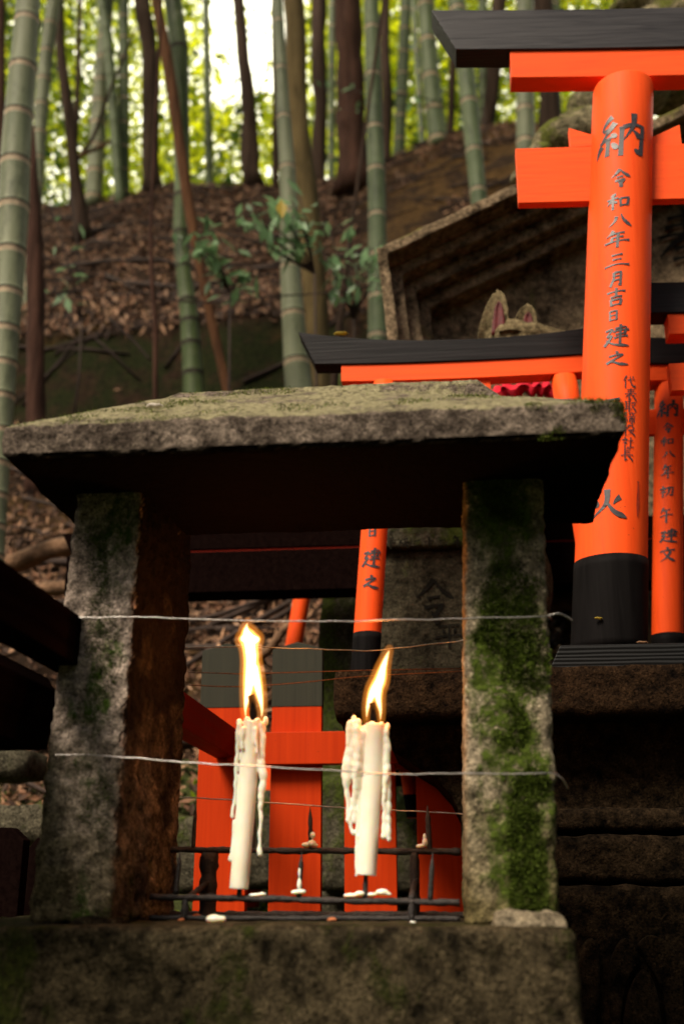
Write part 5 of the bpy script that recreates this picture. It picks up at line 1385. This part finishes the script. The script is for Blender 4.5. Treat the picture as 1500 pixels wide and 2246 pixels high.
    orn('ridge_ornament', [(1450, 305, 34, 1.8, .62, -34), (1510, 262, 40, 1.8, .6, -34), (1570, 235, 46, 1.6, .8, -20)], 2.16)
    orn('finial', [(1382, 22, 42, 1.15, .55, 0), (1470, 10, 60, 1.0, .9, 0), (1430, 90, 60, 1, 1.4, 0), (1500, 60, 80, 1, 1.5, 0), (1450, 160, 90, 1.2, 1, 0)], 2.42)
shrine()

# ---------------------------------------------------------------- fox statue
def fox():
    Y = 1.82
    hc = P(1122, 742, Y); m = mpp(hc)
    t = thing('fox_statue', (hc.x, Y, PLAT_Z), 'stone fox statue with red-painted ears and a red frilled bib behind the middle torii', 'statue')
    bm = bmesh.new()
    K = m
    ball(bm, hc + Vector((0, 0, -.008)), .046, 1.05, .95, .92, None, 3)
    ball(bm, hc + Vector((.032, -.022, -.012)), .034, 1.1, .9, .8, None, 3)
    # snout to the right
    for i in range(9):
        f = i / 8; ball(bm, hc + Vector((.045 + .062 * f, -.03 - .015 * f, -.012 - .018 * f)), .024 * (1 - .55 * f), 1.2, .9, .85)
    # brow ridges
    for i in range(12):
        f = i / 11; ball(bm, P(1098 + 70 * f, 727 - 10 * math.sin(f * 3.0) + 14 * f, Y - .048 + .012 * abs(f - .5)), .0045, 1.3, 1, .7)
        ball(bm, P(1108 + 58 * f, 741 - 7 * math.sin(f * 3.0) + 4 * f, Y - .050 + .01 * abs(f - .5)), .003, 1.3, 1, .7)
    ball(bm, P(1146, 744, Y - .047), .006, 1.5, 1, .8)
    # neck, chest, haunch, legs, tail: seated
    gz = PLAT_Z
    zc = hc.z - gz
    def blob(dx, dy, fz, r, sx_=1, sy=1, sz_=1): ball(bm, Vector((hc.x + dx, Y + dy, gz + zc * fz)), r, sx_, sy, sz_, None, 3)
    blob(-.004, .01, .88, .042, 1, 1, 1.4); blob(-.006, .012, .74, .052, 1, 1, 1.6); blob(-.01, .02, .56, .060, 1, 1, 1.7); blob(-.02, .03, .34, .066, 1.05, 1, 1.6); blob(-.04, .035, .16, .07, 1.1, 1, 1.2)
    for s in (-1, 1):
        for i in range(14):
            f = i / 13; ball(bm, Vector((hc.x + .008, Y - .02 + s * .026, gz + .018 + zc * .52 * f)), .017 + .006 * f, 1, 1, 1.3)
        ball(bm, Vector((hc.x + .018, Y - .02 + s * .026, gz + .014)), .016, 1.4, 1, .8)
    for i in range(12):
        f = i / 11; ball(bm, Vector((hc.x - .07 - .015 * math.sin(f * 3), Y + .03, gz + .05 + .28 * f)), .026 * math.sin(.5 + f * 2.4) + .008, 1, 1, 1.2)
    # ears: hollowed leaf shapes as thick shells
    def ear(base_l, base_r, tip, yb, yt, lean):
        L, R_, T = P(*base_l, yb + .012), P(*base_r, yb - .004), P(*tip, yt)
        n = 14; 
        for i in range(n + 1):
            f = i / n; w = (1 - f) ** .62 * (1 + .55 * f)
            c = L.lerp(R_, .5).lerp(T, f); half = (R_ - L) / 2 * w * (1 if f < .96 else .6)
            mm = 12
            for k in range(mm + 1):
                g = -1 + 2 * k / mm; p = c + half * g + Vector((0, .016 * (1 - g * g) * (1 - f), 0))
                ball(bm, p, .0030, 1, 1, 1.1, None, 1)
        return L, R_, T
    e1 = ear((1047, 745), (1112, 722), (1090, 637), Y - .018, Y - .012, 0)
    e2 = ear((1120, 735), (1176, 735), (1157, 667), Y + .012, Y + .014, 0)
    me = remesh(bm, .0019, 6)
    body = obj('body', me, M['fox'], t)
    for (a, b, c, yb) in (((1078, 735), (1107, 722), (1093, 660), Y - .036), ((1143, 738), (1171, 738), (1158, 684), Y - .008)):
        A_, B_, C_ = P(*a, yb + .003), P(*b, yb), P(*c, yb)
        bm = bmesh.new(); n = 8; rows = []
        for i in range(n + 1):
            f = i / n; w = (1 - f) ** .7 * (1 + .5 * f); cc = A_.lerp(B_, .5).lerp(C_, f); h = (B_ - A_) / 2 * w
            rows.append([bm.verts.new(cc + h * g + Vector((0, .003 * (1 - g * g), 0))) for g in (-1, -.5, 0, .5, 1)])
        for r0, r1 in zip(rows, rows[1:]):
            for k in range(4): bm.faces.new((r0[k], r0[k + 1], r1[k + 1], r1[k]))
        bmesh.ops.remove_doubles(bm, verts=bm.verts, dist=1e-5)
        o = obj('inner_ear', bm, M['ear_red'], body, smooth=True); s = o.modifiers.new('s', 'SOLIDIFY'); s.thickness = .003; s.offset = -1
    # eye
    bm = bmesh.new(); ball(bm, P(1146, 742, Y - .056), .0035, 1.6, .8, .6); obj('eye', bm, M['carve'], body)
    # gathered bib frill
    c = Vector((hc.x + .02, Y, P(1130, 852, Y - .06).z)); bm = bmesh.new(); rings = []
    n = 120
    for i in range(n):
        a = 2 * math.pi * i / n; ruf = math.sin(a * 17 + 1.5 * math.sin(a * 5))
        row = []
        for j in range(9):
            b = j / 8 * 2 * math.pi; rr = .012 + .0035 * ruf * math.cos(b * .5); RR = .058 + rr * math.cos(b)
            row.append(bm.verts.new(c + Vector((RR * math.cos(a) * 1.05, RR * math.sin(a), rr * math.sin(b) * 1.1 + .004 * ruf + .006 * noise.noise(Vector((a * 4, b, 0)))))))
        rings.append(row)
    for i in range(n):
        a, b = rings[i], rings[(i + 1) % n]
        for k in range(8): f = bm.faces.new((a[k], a[k + 1], b[k + 1], b[k])); f.smooth = True
    obj('frill', bm, M['bib'], None) if False else tag(obj('bib', bm, M['bib'], loc=c), 'gathered red cloth bib tied round the stone fox neck', 'bib')
fox()
